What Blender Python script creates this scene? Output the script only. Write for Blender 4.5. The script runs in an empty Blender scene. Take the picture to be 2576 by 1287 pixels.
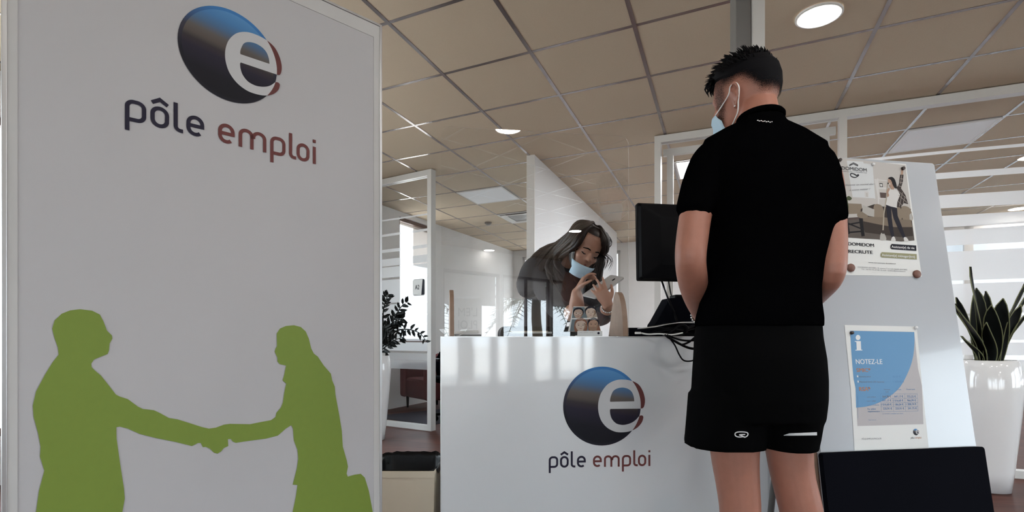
import bpy, bmesh, math, random
from mathutils import Vector, Matrix, noise
from mathutils.geometry import tessellate_polygon
from mathutils.bvhtree import BVHTree
random.seed(7)
sc = bpy.context.scene
COL = sc.collection

# ------------------------------------------------------------------ camera, world, exposure
F_PX, CXP, HZ, EYE = 1350.0, 1288.0, 848.0, 0.92      # focal length in pixels, optical centre, horizon row, eye height
cam_data = bpy.data.cameras.new('camera')
cam_data.sensor_fit = 'HORIZONTAL'; cam_data.sensor_width = 36.0
cam_data.lens = 36.0 * F_PX / 2576.0
cam_data.shift_y = (HZ - 643.5) / 2576.0
cam_data.clip_start = 0.05
cam = bpy.data.objects.new('camera', cam_data)
cam.location = (0, 0, EYE); cam.rotation_euler = (math.pi / 2, 0, 0)
COL.objects.link(cam); sc.camera = cam

world = bpy.data.worlds.new('daylight'); sc.world = world; world.use_nodes = True
wb = world.node_tree.nodes['Background']
wb.inputs[0].default_value = (0.80, 0.915, 1.0, 1); wb.inputs[1].default_value = 4.0

sc.view_settings.view_transform = 'Standard'; sc.view_settings.look = 'None'
sc.view_settings.exposure = 1.05; sc.view_settings.gamma = 1.0
sc.view_settings.use_curve_mapping = False
sc.cycles.use_denoising = True
sc.cycles.caustics_reflective = False; sc.cycles.caustics_refractive = False

sun = bpy.data.lights.new('sun', 'SUN'); sun.energy = 7.0; sun.angle = 0.01; sun.color = (1, 0.96, 0.9)
sun_o = bpy.data.objects.new('sun', sun); sun_o.rotation_euler = (math.radians(-24), math.radians(6), 0); COL.objects.link(sun_o)


# ------------------------------------------------------------------ helpers
def P(px, py, d):
    return Vector(((px - CXP) / F_PX * d, d, EYE + (HZ - py) / F_PX * d))
def ray(px, py):
    return Vector(((px - CXP) / F_PX, 1.0, (HZ - py) / F_PX))
EYEV = Vector((0, 0, EYE))

class Frame:
    """a flat face in the place: origin, two unit axes and the normal"""
    def __init__(s, o, u, v, n=None):
        s.o = Vector(o); s.u = Vector(u).normalized(); s.v = Vector(v).normalized()
        s.n = Vector(n).normalized() if n is not None else s.u.cross(s.v).normalized()
    def at(s, x, y, e=0.0): return s.o + s.u * x + s.v * y + s.n * e
    def uv(s, px, py):
        d = ray(px, py); t = (s.o - EYEV).dot(s.n) / d.dot(s.n); q = EYEV + d * t - s.o
        return (q.dot(s.u), q.dot(s.v))

def srgb(r, g, b):
    f = lambda c: (c / 255 / 12.92) if c / 255 <= 0.04045 else ((c / 255 + 0.055) / 1.055) ** 2.4
    return (f(r), f(g), f(b))

def mat(name, c, rough=0.5, metal=0.0, coat=0.0, spec=0.5, emit=None, es=0.0, noise_amt=0.0, noise_scale=8.0, bump=0.0, bump_scale=200.0, sss=0.0):
    m = bpy.data.materials.new(name); m.use_nodes = True
    nt = m.node_tree; b = nt.nodes['Principled BSDF']
    b.inputs['Base Color'].default_value = (*c, 1); b.inputs['Roughness'].default_value = rough
    b.inputs['Metallic'].default_value = metal; b.inputs['Specular IOR Level'].default_value = spec
    b.inputs['Coat Weight'].default_value = coat; b.inputs['Coat Roughness'].default_value = 0.05
    if sss: b.inputs['Subsurface Weight'].default_value = sss; b.inputs['Subsurface Radius'].default_value = (0.01, 0.004, 0.002)
    if emit: b.inputs['Emission Color'].default_value = (*emit, 1); b.inputs['Emission Strength'].default_value = es
    tc = nt.nodes.new('ShaderNodeTexCoord')
    if noise_amt:
        nz = nt.nodes.new('ShaderNodeTexNoise'); nz.inputs['Scale'].default_value = noise_scale; nz.inputs['Detail'].default_value = 5
        nt.links.new(tc.outputs['Object'], nz.inputs['Vector'])
        mx = nt.nodes.new('ShaderNodeMix'); mx.data_type = 'RGBA'
        mx.inputs[6].default_value = (*[max(0, x * (1 - noise_amt)) for x in c], 1)
        mx.inputs[7].default_value = (*[min(1, x * (1 + noise_amt)) for x in c], 1)
        nt.links.new(nz.outputs['Fac'], mx.inputs[0]); nt.links.new(mx.outputs[2], b.inputs['Base Color'])
    if bump:
        nz2 = nt.nodes.new('ShaderNodeTexNoise'); nz2.inputs['Scale'].default_value = bump_scale
        nt.links.new(tc.outputs['Object'], nz2.inputs['Vector'])
        bp = nt.nodes.new('ShaderNodeBump'); bp.inputs['Strength'].default_value = bump; bp.inputs['Distance'].default_value = 0.004
        nt.links.new(nz2.outputs['Fac'], bp.inputs['Height']); nt.links.new(bp.outputs['Normal'], b.inputs['Normal'])
    return m

def mat_glass(name, ior=1.5, tint=(1, 1, 1), rough=0.0):
    m = bpy.data.materials.new(name); m.use_nodes = True; nt = m.node_tree; nt.nodes.clear()
    out = nt.nodes.new('ShaderNodeOutputMaterial'); mix = nt.nodes.new('ShaderNodeMixShader')
    tr = nt.nodes.new('ShaderNodeBsdfTransparent'); tr.inputs[0].default_value = (*tint, 1)
    gl = nt.nodes.new('ShaderNodeBsdfGlossy'); gl.inputs['Roughness'].default_value = rough
    fr = nt.nodes.new('ShaderNodeFresnel'); fr.inputs['IOR'].default_value = ior
    geo = nt.nodes.new('ShaderNodeNewGeometry'); mr = nt.nodes.new('ShaderNodeMix'); mr.data_type = 'FLOAT'
    fr2 = nt.nodes.new('ShaderNodeFresnel'); fr2.inputs['IOR'].default_value = 1.0 / 1.0 if ior == 1 else ior
    nt.links.new(geo.outputs['Backfacing'], mr.inputs[0]); nt.links.new(fr.outputs[0], mr.inputs[2]); mr.inputs[3].default_value = 0.0
    nt.links.new(mr.outputs[0], mix.inputs[0]); nt.links.new(tr.outputs[0], mix.inputs[1]); nt.links.new(gl.outputs[0], mix.inputs[2])
    nt.links.new(mix.outputs[0], out.inputs[0]); return m

def mat_film(name, c, clear=0.3, rough=0.5):
    """frosted film or translucent fabric: part clear, part scattering"""
    m = bpy.data.materials.new(name); m.use_nodes = True; nt = m.node_tree; nt.nodes.clear()
    out = nt.nodes.new('ShaderNodeOutputMaterial'); mix = nt.nodes.new('ShaderNodeMixShader'); m2 = nt.nodes.new('ShaderNodeMixShader')
    tr = nt.nodes.new('ShaderNodeBsdfTransparent'); df = nt.nodes.new('ShaderNodeBsdfDiffuse'); tl = nt.nodes.new('ShaderNodeBsdfTranslucent')
    for n in (df, tl): n.inputs[0].default_value = (*c, 1)
    m2.inputs[0].default_value = 0.6; nt.links.new(df.outputs[0], m2.inputs[1]); nt.links.new(tl.outputs[0], m2.inputs[2])
    mix.inputs[0].default_value = 1 - clear; nt.links.new(tr.outputs[0], mix.inputs[1]); nt.links.new(m2.outputs[0], mix.inputs[2])
    nt.links.new(mix.outputs[0], out.inputs[0]); return m

class MB:
    def __init__(s): s.v = []; s.f = []; s.mi = []; s.cur = 0
    def add(s, vs, fs):
        o = len(s.v); s.v += [Vector(x) for x in vs]; s.f += [[i + o for i in f] for f in fs]; s.mi += [s.cur] * len(fs); return s
    def box(s, c, sz, rot=None, bev=0):
        c = Vector(c); x, y, z = [k / 2 for k in sz]
        vs = [Vector((a, b, d)) for a in (-x, x) for b in (-y, y) for d in (-z, z)]
        if rot is not None: vs = [rot @ q for q in vs]
        return s.add([c + q for q in vs], [[0, 1, 3, 2], [4, 6, 7, 5], [0, 4, 5, 1], [2, 3, 7, 6], [0, 2, 6, 4], [1, 5, 7, 3]])
    def fbox(s, fr, x0, x1, y0, y1, e0, e1):
        vs = [fr.at(x, y, e) for x in (x0, x1) for y in (y0, y1) for e in (e0, e1)]
        return s.add(vs, [[0, 1, 3, 2], [4, 6, 7, 5], [0, 4, 5, 1], [2, 3, 7, 6], [0, 2, 6, 4], [1, 5, 7, 3]])
    def prism(s, pts, fr, e0, e1):
        """closed outline in a frame, given thickness"""
        n = len(pts); o = len(s.v)
        vs = [fr.at(x, y, e0) for x, y in pts] + [fr.at(x, y, e1) for x, y in pts]
        tri = tessellate_polygon([[Vector((x, y, 0)) for x, y in pts]])
        fs = [list(t) for t in tri] + [[i + n for i in reversed(t)] for t in tri] + [[i, (i + 1) % n, (i + 1) % n + n, i + n] for i in range(n)]
        return s.add(vs, fs)
    def tube(s, pts, rad, seg=10, ref=None, cap=True):
        pts = [Vector(p) for p in pts]; n = len(pts)
        if not isinstance(rad, (list, tuple)): rad = [rad] * n
        o = len(s.v); prev = None; vs = []
        for i, p in enumerate(pts):
            t = (pts[min(i + 1, n - 1)] - pts[max(i - 1, 0)])
            t = t.normalized() if t.length > 1e-9 else Vector((0, 0, 1))
            if prev is None:
                a = Vector(ref) if ref is not None else (Vector((0, 0, 1)) if abs(t.z) < 0.9 else Vector((1, 0, 0)))
                a = (a - t * a.dot(t)).normalized()
            else: a = (prev - t * prev.dot(t)).normalized()
            prev = a; b = t.cross(a); r = rad[i]; rx, ry = r if isinstance(r, (list, tuple)) else (r, r)
            for k in range(seg):
                w = 2 * math.pi * k / seg; vs.append(p + a * math.cos(w) * rx + b * math.sin(w) * ry)
        fs = [[i * seg + k, i * seg + (k + 1) % seg, (i + 1) * seg + (k + 1) % seg, (i + 1) * seg + k] for i in range(n - 1) for k in range(seg)]
        if cap: fs += [list(range(seg))[::-1], [(n - 1) * seg + k for k in range(seg)]]
        return s.add(vs, fs)
    def lathe(s, prof, c, seg=40, cap0=True, cap1=True):
        c = Vector(c); vs = []; n = len(prof)
        for r, z in prof:
            for k in range(seg):
                w = 2 * math.pi * k / seg; vs.append(c + Vector((r * math.cos(w), r * math.sin(w), z)))
        fs = [[i * seg + k, i * seg + (k + 1) % seg, (i + 1) * seg + (k + 1) % seg, (i + 1) * seg + k] for i in range(n - 1) for k in range(seg)]
        if cap0: fs.append(list(range(seg))[::-1])
        if cap1: fs.append([(n - 1) * seg + k for k in range(seg)])
        return s.add(vs, fs)
    def rings(s, rs, seg=32, power=2.3):
        """stacked horizontal super-ellipse rings: (cx, cy, z, half width, half depth)"""
        vs = []; n = len(rs)
        for cx, cy, z, hw, hd in rs:
            for k in range(seg):
                w = 2 * math.pi * k / seg; c, q = math.cos(w), math.sin(w)
                vs.append((cx + hw * math.copysign(abs(c) ** (2 / power), c), cy + hd * math.copysign(abs(q) ** (2 / power), q), z))
        fs = [[i * seg + k, i * seg + (k + 1) % seg, (i + 1) * seg + (k + 1) % seg, (i + 1) * seg + k] for i in range(n - 1) for k in range(seg)]
        fs += [list(range(seg))[::-1], [(n - 1) * seg + k for k in range(seg)]]
        return s.add(vs, fs)
    def ball(s, c, r, seg=12, rot=None):
        c = Vector(c); r = r if isinstance(r, (list, tuple)) else (r, r, r); vs = []; m = seg // 2
        for i in range(m + 1):
            a = math.pi * i / m
            for k in range(seg):
                w = 2 * math.pi * k / seg
                q = Vector((r[0] * math.sin(a) * math.cos(w), r[1] * math.sin(a) * math.sin(w), -r[2] * math.cos(a)))
                vs.append(c + (rot @ q if rot is not None else q))
        fs = [[i * seg + k, i * seg + (k + 1) % seg, (i + 1) * seg + (k + 1) % seg, (i + 1) * seg + k] for i in range(m) for k in range(seg)]
        return s.add(vs, fs)
    def build(s, name, m, parent=None, smooth=False, bevel=0.0, fix=True):
        base = parent_world(parent)
        me = bpy.data.meshes.new(name); me.from_pydata([tuple(q - base) for q in s.v], [], s.f)
        for x in (m if isinstance(m, (list, tuple)) else [m]): me.materials.append(x)
        for p, i in zip(me.polygons, s.mi): p.material_index = i
        bm = bmesh.new(); bm.from_mesh(me)
        if fix: bmesh.ops.remove_doubles(bm, verts=bm.verts, dist=1e-6); bmesh.ops.recalc_face_normals(bm, faces=bm.faces)
        bm.to_mesh(me); bm.free()
        o = bpy.data.objects.new(name, me); COL.objects.link(o)
        if parent: o.parent = parent
        if smooth:
            for p in me.polygons: p.use_smooth = True
        if bevel:
            b = o.modifiers.new('bevel', 'BEVEL'); b.width = bevel; b.segments = 2; b.limit_method = 'ANGLE'
        return o

def parent_world(p):
    v = Vector((0, 0, 0))
    while p is not None: v = v + p.location; p = p.parent
    return v

def tag(o, label, cat, group=None):
    o['label'] = label; o['category'] = cat
    if group: o['group'] = group
    return o
def thing(name, label, cat, loc, group=None):
    o = bpy.data.objects.new(name, None); o.location = loc; o.empty_display_size = 0.1; COL.objects.link(o)
    return tag(o, label, cat, group)
def struct(o): o['kind'] = 'structure'; return o

def fuse(name, mb, voxel, m, parent=None, smooth=4):
    """union of the overlapping closed shapes in mb as one continuous skin"""
    base = parent_world(parent)
    me = bpy.data.meshes.new('raw'); me.from_pydata([tuple(q - base) for q in mb.v], [], mb.f)
    bm = bmesh.new(); bm.from_mesh(me); bmesh.ops.remove_doubles(bm, verts=bm.verts, dist=1e-6); bmesh.ops.recalc_face_normals(bm, faces=bm.faces); bm.to_mesh(me); bm.free()
    t = bpy.data.objects.new('raw', me); COL.objects.link(t)
    r = t.modifiers.new('r', 'REMESH'); r.mode = 'VOXEL'; r.voxel_size = voxel
    if smooth: q = t.modifiers.new('s', 'SMOOTH'); q.iterations = smooth; q.factor = 0.5
    dg = bpy.context.evaluated_depsgraph_get(); dg.update()
    m2 = bpy.data.meshes.new_from_object(t.evaluated_get(dg)); m2.name = name
    bpy.data.objects.remove(t); bpy.data.meshes.remove(me)
    m2.materials.clear(); m2.materials.append(m)
    for p in m2.polygons: p.use_smooth = True
    o = bpy.data.objects.new(name, m2); COL.objects.link(o)
    if parent: o.parent = parent
    return o

def flat(name, polys, fr, m, parent, e=0.001):
    """printed shapes on a frame. polys: list of loop lists (first outline, others holes), or (loops, material index, height). UV keeps the flat coordinates"""
    base = parent_world(parent); V = []; Fc = []; UV = []; MI = []
    for pl in polys:
        mi, ee = 0, e
        if isinstance(pl, tuple): pl, mi, ee = pl[0], pl[1], pl[2]
        if isinstance(pl, dict):
            n = len(pl['L']); o = len(V)
            for q in pl['L'] + pl['R']: V.append(tuple(fr.at(q[0], q[1], ee) - base)); UV.append((q[0], q[1]))
            for i in range(n if pl['closed'] else n - 1):
                j = (i + 1) % n; Fc.append([o + n + i, o + n + j, o + j, o + i]); MI.append(mi)
            continue
        loops = [[Vector((x, y, 0)) for x, y in lp] for lp in pl]
        allp = [q for lp in loops for q in lp]; o = len(V)
        for q in allp: V.append(tuple(fr.at(q.x, q.y, ee) - base)); UV.append((q.x, q.y))
        for t in tessellate_polygon(loops):
            a, b, c = [allp[i] for i in t]
            if (b - a).cross(c - a).z < 0: t = (t[0], t[2], t[1])
            Fc.append([i + o for i in t]); MI.append(mi)
    me = bpy.data.meshes.new(name); me.from_pydata(V, [], Fc)
    for x in (m if isinstance(m, (list, tuple)) else [m]): me.materials.append(x)
    for p, i in zip(me.polygons, MI): p.material_index = i
    uvl = me.uv_layers.new(name='flat')
    for lp in me.loops: uvl.data[lp.index].uv = UV[lp.vertex_index]
    o = bpy.data.objects.new(name, me); COL.objects.link(o)
    if parent: o.parent = parent
    return o

def text_loops(s, bold=0.0, res=4):
    cu = bpy.data.curves.new('t', 'FONT'); cu.body = s; cu.offset = bold; cu.resolution_u = res; cu.fill_mode = 'BOTH'
    t = bpy.data.objects.new('t', cu); COL.objects.link(t)
    dg = bpy.context.evaluated_depsgraph_get(); dg.update()
    me = bpy.data.meshes.new_from_object(t.evaluated_get(dg))
    vs = [(v.co.x, v.co.y) for v in me.vertices]; fs = [list(p.vertices) for p in me.polygons]
    bpy.data.objects.remove(t); bpy.data.curves.remove(cu); bpy.data.meshes.remove(me)
    return vs, fs

def lettering(name, items, fr, mats, parent, e=0.0015):
    """items: (string, x, y baseline, width or None, cap height, bold, material index[, slope, mirror])"""
    base = parent_world(parent); V = []; Fc = []; MI = []
    for it in items:
        s, x, y, w, h, bold, mi = it[:7]; slope = it[7] if len(it) > 7 else 0.0
        vs, fs = text_loops(s, 0.0)
        if not vs: continue
        x0 = min(v[0] for v in vs); x1 = max(v[0] for v in vs); sy = h / 0.70
        sx = (w / (x1 - x0)) if w else sy
        for ks, sh in enumerate((0.0,) if bold <= 0.004 else (-bold, -bold * 0.33, bold * 0.33, bold)):      # heavier weights: the same strokes set side by side
            o = len(V)
            for a, b in vs:
                X = (a - x0 + sh) * sx; V.append(tuple(fr.at(x + X + (b * sy * it[8] if len(it) > 8 else 0.0), y + b * sy + X * slope, e + 0.00005 * ks) - base))
            for f in fs: Fc.append([i + o for i in f]); MI.append(mi)
    me = bpy.data.meshes.new(name); me.from_pydata(V, [], Fc)
    for x in mats: me.materials.append(x)
    for p, i in zip(me.polygons, MI): p.material_index = i
    o = bpy.data.objects.new(name, me); COL.objects.link(o)
    if parent: o.parent = parent
    return o

def ribbon(pts, w, closed=False):
    """outline loops of a stroke of width w along 2D points"""
    n = len(pts); L = []; R = []
    for i in range(n):
        a = pts[(i - 1) % n] if closed or i else pts[i]; b = pts[(i + 1) % n] if closed or i < n - 1 else pts[i]
        p = pts[i]
        d1 = Vector((p[0] - a[0], p[1] - a[1])); d2 = Vector((b[0] - p[0], b[1] - p[1]))
        if d1.length < 1e-9: d1 = d2
        if d2.length < 1e-9: d2 = d1
        d1.normalize(); d2.normalize(); n1 = Vector((-d1.y, d1.x)); n2 = Vector((-d2.y, d2.x)); nn = n1 + n2
        nn = nn.normalized() if nn.length > 1e-6 else n1
        k = w / 2 / max(0.5, nn.dot(n1)); L.append((p[0] + nn.x * k, p[1] + nn.y * k)); R.append((p[0] - nn.x * k, p[1] - nn.y * k))
    return {'L': L, 'R': R, 'closed': closed}

def arc(cx, cy, rx, ry, a0, a1, n=12):
    return [(cx + rx * math.cos(math.radians(a0 + (a1 - a0) * i / n)), cy + ry * math.sin(math.radians(a0 + (a1 - a0) * i / n))) for i in range(n + 1)]
def rect(x0, x1, y0, y1): return [(x0, y0), (x1, y0), (x1, y1), (x0, y1)]
def rrect(x0, x1, y0, y1, r, n=5):
    return arc(x1 - r, y1 - r, r, r, 0, 90, n) + arc(x0 + r, y1 - r, r, r, 90, 180, n) + arc(x0 + r, y0 + r, r, r, 180, 270, n) + arc(x1 - r, y0 + r, r, r, 270, 360, n)
def circle(cx, cy, r, n=24): return [(cx + r * math.cos(2 * math.pi * i / n), cy + r * math.sin(2 * math.pi * i / n)) for i in range(n)]
def spline(pts, n=4, closed=False):
    """Catmull-Rom through 2D or 3D points"""
    pts = [Vector(p) for p in pts]; out = []; N = len(pts)
    for i in range(N if closed else N - 1):
        p0 = pts[(i - 1) % N] if closed or i else pts[0]; p1 = pts[i]; p2 = pts[(i + 1) % N]; p3 = pts[(i + 2) % N] if closed or i < N - 2 else pts[-1]
        for k in range(n):
            t = k / n
            out.append(0.5 * (2 * p1 + (p2 - p0) * t + (2 * p0 - 5 * p1 + 4 * p2 - p3) * t * t + (3 * p1 - p0 - 3 * p2 + p3) * t ** 3))
    if not closed: out.append(pts[-1])
    return out
def spl2(pts, n=4, closed=False): return [(p[0], p[1]) for p in spline([(a, b, 0) for a, b in pts], n, closed)]

# ------------------------------------------------------------------ materials
M = {}
M['wall'] = mat('white_plaster', (0.74, 0.73, 0.72), 0.6, noise_amt=0.03)
M['wall_gloss'] = mat('white_laminate', (0.74, 0.76, 0.78), 0.25, coat=0.3)
M['ceil'] = mat('ceiling_tile', (0.50, 0.415, 0.31), 0.9, noise_amt=0.06, noise_scale=180, bump=0.15, bump_scale=300)
M['grid'] = mat('ceiling_grid_metal', (0.24, 0.21, 0.205), 0.22, metal=0.55, spec=0.8)
M['alu'] = mat('aluminium', (0.62, 0.62, 0.62), 0.32, metal=0.75)
M['frame'] = mat('white_profile', (0.62, 0.61, 0.59), 0.35, spec=0.5)
M['grey_frame'] = mat('grey_profile', (0.17, 0.165, 0.16), 0.4)
M['glass'] = mat_glass('clear_glass', 1.45)
M['plexi'] = mat_glass('clear_acrylic', 2.15)
M['plexi_edge'] = mat_film('acrylic_edge', (0.85, 0.85, 0.82), 0.72)
M['film'] = mat_film('frosted_film', (0.93, 0.95, 0.97), 0.10)
M['film_light'] = mat_film('frosted_film_light', (0.86, 0.88, 0.9), 0.55)
M['blind_dimming'] = mat_film('dimming_blind', (0.56, 0.58, 0.60), 0.0)
M['blind_fill'] = mat_film('fill_window_blind', (0.9, 0.9, 0.9), 0.0)
M['backlit'] = mat_film('backlit_poster', (0.8, 0.79, 0.77), 0.0)
M['counter'] = mat('lacquered_white', (0.70, 0.715, 0.73), 0.3, coat=1.0)
M['counter'].node_tree.nodes['Principled BSDF'].inputs['Coat IOR'].default_value = 1.75
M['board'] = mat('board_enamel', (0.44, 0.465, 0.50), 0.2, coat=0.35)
M['vase'] = mat('glazed_white', (0.82, 0.82, 0.82), 0.1, coat=0.7)
M['blind'] = mat_film('roller_blind', (0.55, 0.52, 0.5), 0.03)
M['brown'] = mat('brown_window_frame', (0.10, 0.05, 0.035), 0.45)
M['black'] = mat('black_plastic', (0.0022, 0.0022, 0.003), 0.45, spec=0.07)
M['matte_black'] = mat('black_panel', (0.0028, 0.0031, 0.0055), 0.8, spec=0.03, noise_amt=0.2, noise_scale=3)
M['white'] = mat('white_enamel', (0.74, 0.75, 0.76), 0.12, coat=0.6)
M['paper'] = mat('paper', (0.70, 0.71, 0.70), 0.7)
M['wood'] = mat('beech_wood', (0.26, 0.17, 0.12), 0.5, noise_amt=0.25, noise_scale=30)
M['lamp'] = mat('lamp_diffuser', (0.9, 0.9, 0.9), 0.5, emit=(1.0, 0.97, 0.93), es=50)
M['panel_on'] = mat('panel_lit', (0.9, 0.9, 0.9), 0.5, emit=(0.95, 0.98, 1.0), es=26)
M['panel_off'] = mat('panel_unlit', (0.80, 0.82, 0.84), 0.5)
M['bag'] = mat('black_bag', (0.004, 0.004, 0.0045), 0.35, spec=0.2, bump=0.5, bump_scale=25)
M['card'] = mat('cardboard', (0.56, 0.47, 0.35), 0.7, noise_amt=0.08, noise_scale=6)
M['navy'] = mat('print_navy', srgb(40, 37, 54), 0.5, spec=0.15)
M['maroon'] = mat('print_maroon', srgb(108, 62, 60), 0.5, spec=0.15)
M['green'] = mat('print_green', (0.19, 0.27, 0.035), 0.6, noise_amt=0.04, noise_scale=60)
M['ink'] = mat('print_black', (0.012, 0.012, 0.02), 0.5, spec=0.15)
M['grey_ink'] = mat('print_grey', (0.15, 0.15, 0.17), 0.5)
M['orange_ink'] = mat('print_orange', (0.42, 0.17, 0.07), 0.5)
M['blue_ink'] = mat('print_blue', (0.07, 0.19, 0.38), 0.5)
M['white_ink'] = mat('print_white', (0.72, 0.73, 0.74), 0.5)
M['olive_ink'] = mat('print_olive', (0.26, 0.25, 0.13), 0.5)
M['leaf'] = mat('dark_leaf', (0.005, 0.0065, 0.006), 0.5, spec=0.15, noise_amt=0.4, noise_scale=20)
M['leaf_edge'] = mat('leaf_margin', (0.16, 0.17, 0.08), 0.5)
M['soil'] = mat('soil', (0.02, 0.015, 0.012), 0.95)
M['cloth'] = mat('black_cotton', (0.0015, 0.0015, 0.0018), 1.0, spec=0.0, bump=0.2, bump_scale=500)
M['nylon'] = mat('black_nylon', (0.0018, 0.0018, 0.002), 0.9, spec=0.03, bump=0.15, bump_scale=60)
M['dark_top'] = mat('charcoal_knit', (0.018, 0.017, 0.022), 0.85, noise_amt=0.3, noise_scale=90)
M['hair'] = mat('dark_hair', (0.003, 0.0028, 0.0035), 0.6, spec=0.08)
M['brown_hair'] = mat('brown_hair', (0.016, 0.009, 0.0065), 0.5, spec=0.25, noise_amt=0.5, noise_scale=60)
M['skin'] = mat('skin_tanned', (0.37, 0.160, 0.110), 0.5, noise_amt=0.10, noise_scale=45, sss=0.06, bump=0.08, bump_scale=350)
M['skin_f'] = mat('skin_warm', (0.36, 0.19, 0.13), 0.5, noise_amt=0.05, noise_scale=30, sss=0.06)
M['mask'] = mat('mask_blue', (0.46, 0.62, 0.74), 0.8)
M['strap'] = mat('white_elastic', (0.78, 0.78, 0.76), 0.7)
M['silver'] = mat('silver', (0.7, 0.7, 0.7), 0.2, metal=1.0)
M['tablet'] = mat('silver_tablet', (0.52, 0.51, 0.50), 0.35, metal=0.2)
M['sign_grey'] = mat('sign_grey', (0.35, 0.34, 0.33), 0.6)
M['red'] = mat('red_fabric', (0.10, 0.030, 0.030), 0.9, spec=0.1)
M['banner'] = mat('banner_fabric', (0.50, 0.49, 0.50), 0.75, noise_amt=0.03, noise_scale=2.5, bump=0.03, bump_scale=700)
M['hem'] = mat('banner_hem', (0.56, 0.55, 0.54), 0.75, noise_amt=0.12, noise_scale=4)
M['palm'] = mat('palm_frond', (0.05, 0.07, 0.03), 0.7)
M['bark'] = mat('palm_bark', (0.12, 0.09, 0.06), 0.9)

def wood_floor():
    m = bpy.data.materials.new('wood_floor'); m.use_nodes = True; nt = m.node_tree; b = nt.nodes['Principled BSDF']
    tc = nt.nodes.new('ShaderNodeTexCoord'); mp = nt.nodes.new('ShaderNodeMapping'); mp.inputs['Rotation'].default_value = (0, 0, math.radians(23.6))
    br = nt.nodes.new('ShaderNodeTexBrick'); br.inputs['Scale'].default_value = 1.0; br.inputs['Brick Width'].default_value = 1.2; br.inputs['Row Height'].default_value = 0.19
    br.inputs['Mortar Size'].default_value = 0.002; br.inputs['Color1'].default_value = (0.15, 0.060, 0.046, 1); br.inputs['Color2'].default_value = (0.10, 0.042, 0.033, 1); br.inputs['Mortar'].default_value = (0.04, 0.022, 0.018, 1)
    nz = nt.nodes.new('ShaderNodeTexNoise'); nz.inputs['Scale'].default_value = 6; nz.inputs['Detail'].default_value = 8
    mp2 = nt.nodes.new('ShaderNodeMapping'); mp2.inputs['Rotation'].default_value = (0, 0, math.radians(23.6)); mp2.inputs['Scale'].default_value = (0.5, 6, 1)
    mx = nt.nodes.new('ShaderNodeMix'); mx.data_type = 'RGBA'; mx.blend_type = 'MULTIPLY'; mx.inputs[0].default_value = 0.75
    rp = nt.nodes.new('ShaderNodeValToRGB'); rp.color_ramp.elements[0].position = 0.3; rp.color_ramp.elements[0].color = (0.5, 0.45, 0.45, 1); rp.color_ramp.elements[1].position = 0.75
    L = nt.links.new
    L(tc.outputs['Object'], mp.inputs[0]); L(mp.outputs[0], br.inputs['Vector']); L(tc.outputs['Object'], mp2.inputs[0]); L(mp2.outputs[0], nz.inputs['Vector'])
    L(nz.outputs['Fac'], rp.inputs[0]); L(br.outputs['Color'], mx.inputs[6]); L(rp.outputs[0], mx.inputs[7]); L(mx.outputs[2], b.inputs['Base Color'])
    b.inputs['Roughness'].default_value = 0.5; b.inputs['Specular IOR Level'].default_value = 0.12; return m
M['floor'] = wood_floor()

# ------------------------------------------------------------------ the room shell
H = 2.58                                             # ceiling height
A = Vector((0.4165, 0.909, 0)); B = Vector((0.909, -0.4165, 0)); UP = Vector((0, 0, 1))
FL, RL, RR, FR = Vector((-0.04, 10.5, 0)), Vector((-5.85, -2.17, 0)), Vector((5.55, -7.69, 0)), Vector((11.36, 4.98, 0))

def shell_wall(name, p0, p1, opens, m, th=0.12, z0=0.0, z1=H):
    """a wall from p0 to p1 whose room side lies on that line; opens: (s0, s1, z0, z1)"""
    d = (p1 - p0); Ln = d.length; fr = Frame(p0, d, UP); mb = MB()
    xs = sorted({0.0, Ln, *[o[0] for o in opens], *[o[1] for o in opens]})
    for a, b in zip(xs[:-1], xs[1:]):
        o = [q for q in opens if q[0] <= a + 1e-6 and q[1] >= b - 1e-6]
        if not o: mb.fbox(fr, a, b, z0, z1, 0, -th)
        else:
            if o[0][2] > z0: mb.fbox(fr, a, b, z0, o[0][2], 0, -th)
            if o[0][3] < z1: mb.fbox(fr, a, b, o[0][3], z1, 0, -th)
    return struct(mb.build(name, m)), fr

fl = MB(); fl.add([FL + B * -0.3 + A * 0.3, RL + B * -0.3 - A * 0.3, RR + B * 0.3 - A * 0.3, FR + A * 0.3 + B * 0.3], [[0, 1, 2, 3]])
fl.add([q - UP * 0.1 for q in fl.v], [[3, 2, 1, 0]]); struct(fl.build('floor', M['floor']))
# ceiling slab and its exposed grid
ce = MB(); cv = [q + UP * H for q in (FL - B * 0.3 + A * 0.3, RL - B * 0.3 - A * 0.3, RR + B * 0.3 - A * 0.3, FR + A * 0.3 + B * 0.3)]
ce.add(cv + [q + UP * 0.15 for q in cv], [[0, 1, 2, 3], [7, 6, 5, 4], [0, 4, 5, 1], [1, 5, 6, 2], [2, 6, 7, 3], [3, 7, 4, 0]])
struct(ce.build('ceiling', M['ceil']))
G0, GE1, GE2 = Vector((-0.654, 2.833, 0)), Vector((0.544, -0.264, 0)), Vector((0.218, 0.555, 0))
def G(i, j): return G0 + GE2 * i + GE1 * j           # node i (away), j (across) of the ceiling grid
def inside(p, m=0.0):
    a = (p - FL).dot(-A); b = (p - FL).dot(B); return -m < a < 13.95 + m and -m < b < 12.6 + m
gm = MB(); gw = 0.011
def gbar(p, q, dz=0.0):
    d = (q - p).normalized(); n = Vector((-d.y, d.x, 0)) * gw
    z0, z1 = H - 0.0015 - dz, H + 0.002
    vs = [p - n, q - n, q + n, p + n]; vs = [v + UP * z0 for v in vs] + [v + UP * z1 for v in vs]
    gm.add(vs, [[0, 1, 2, 3], [7, 6, 5, 4], [0, 4, 5, 1], [1, 5, 6, 2], [2, 6, 7, 3], [3, 7, 4, 0]])
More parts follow.
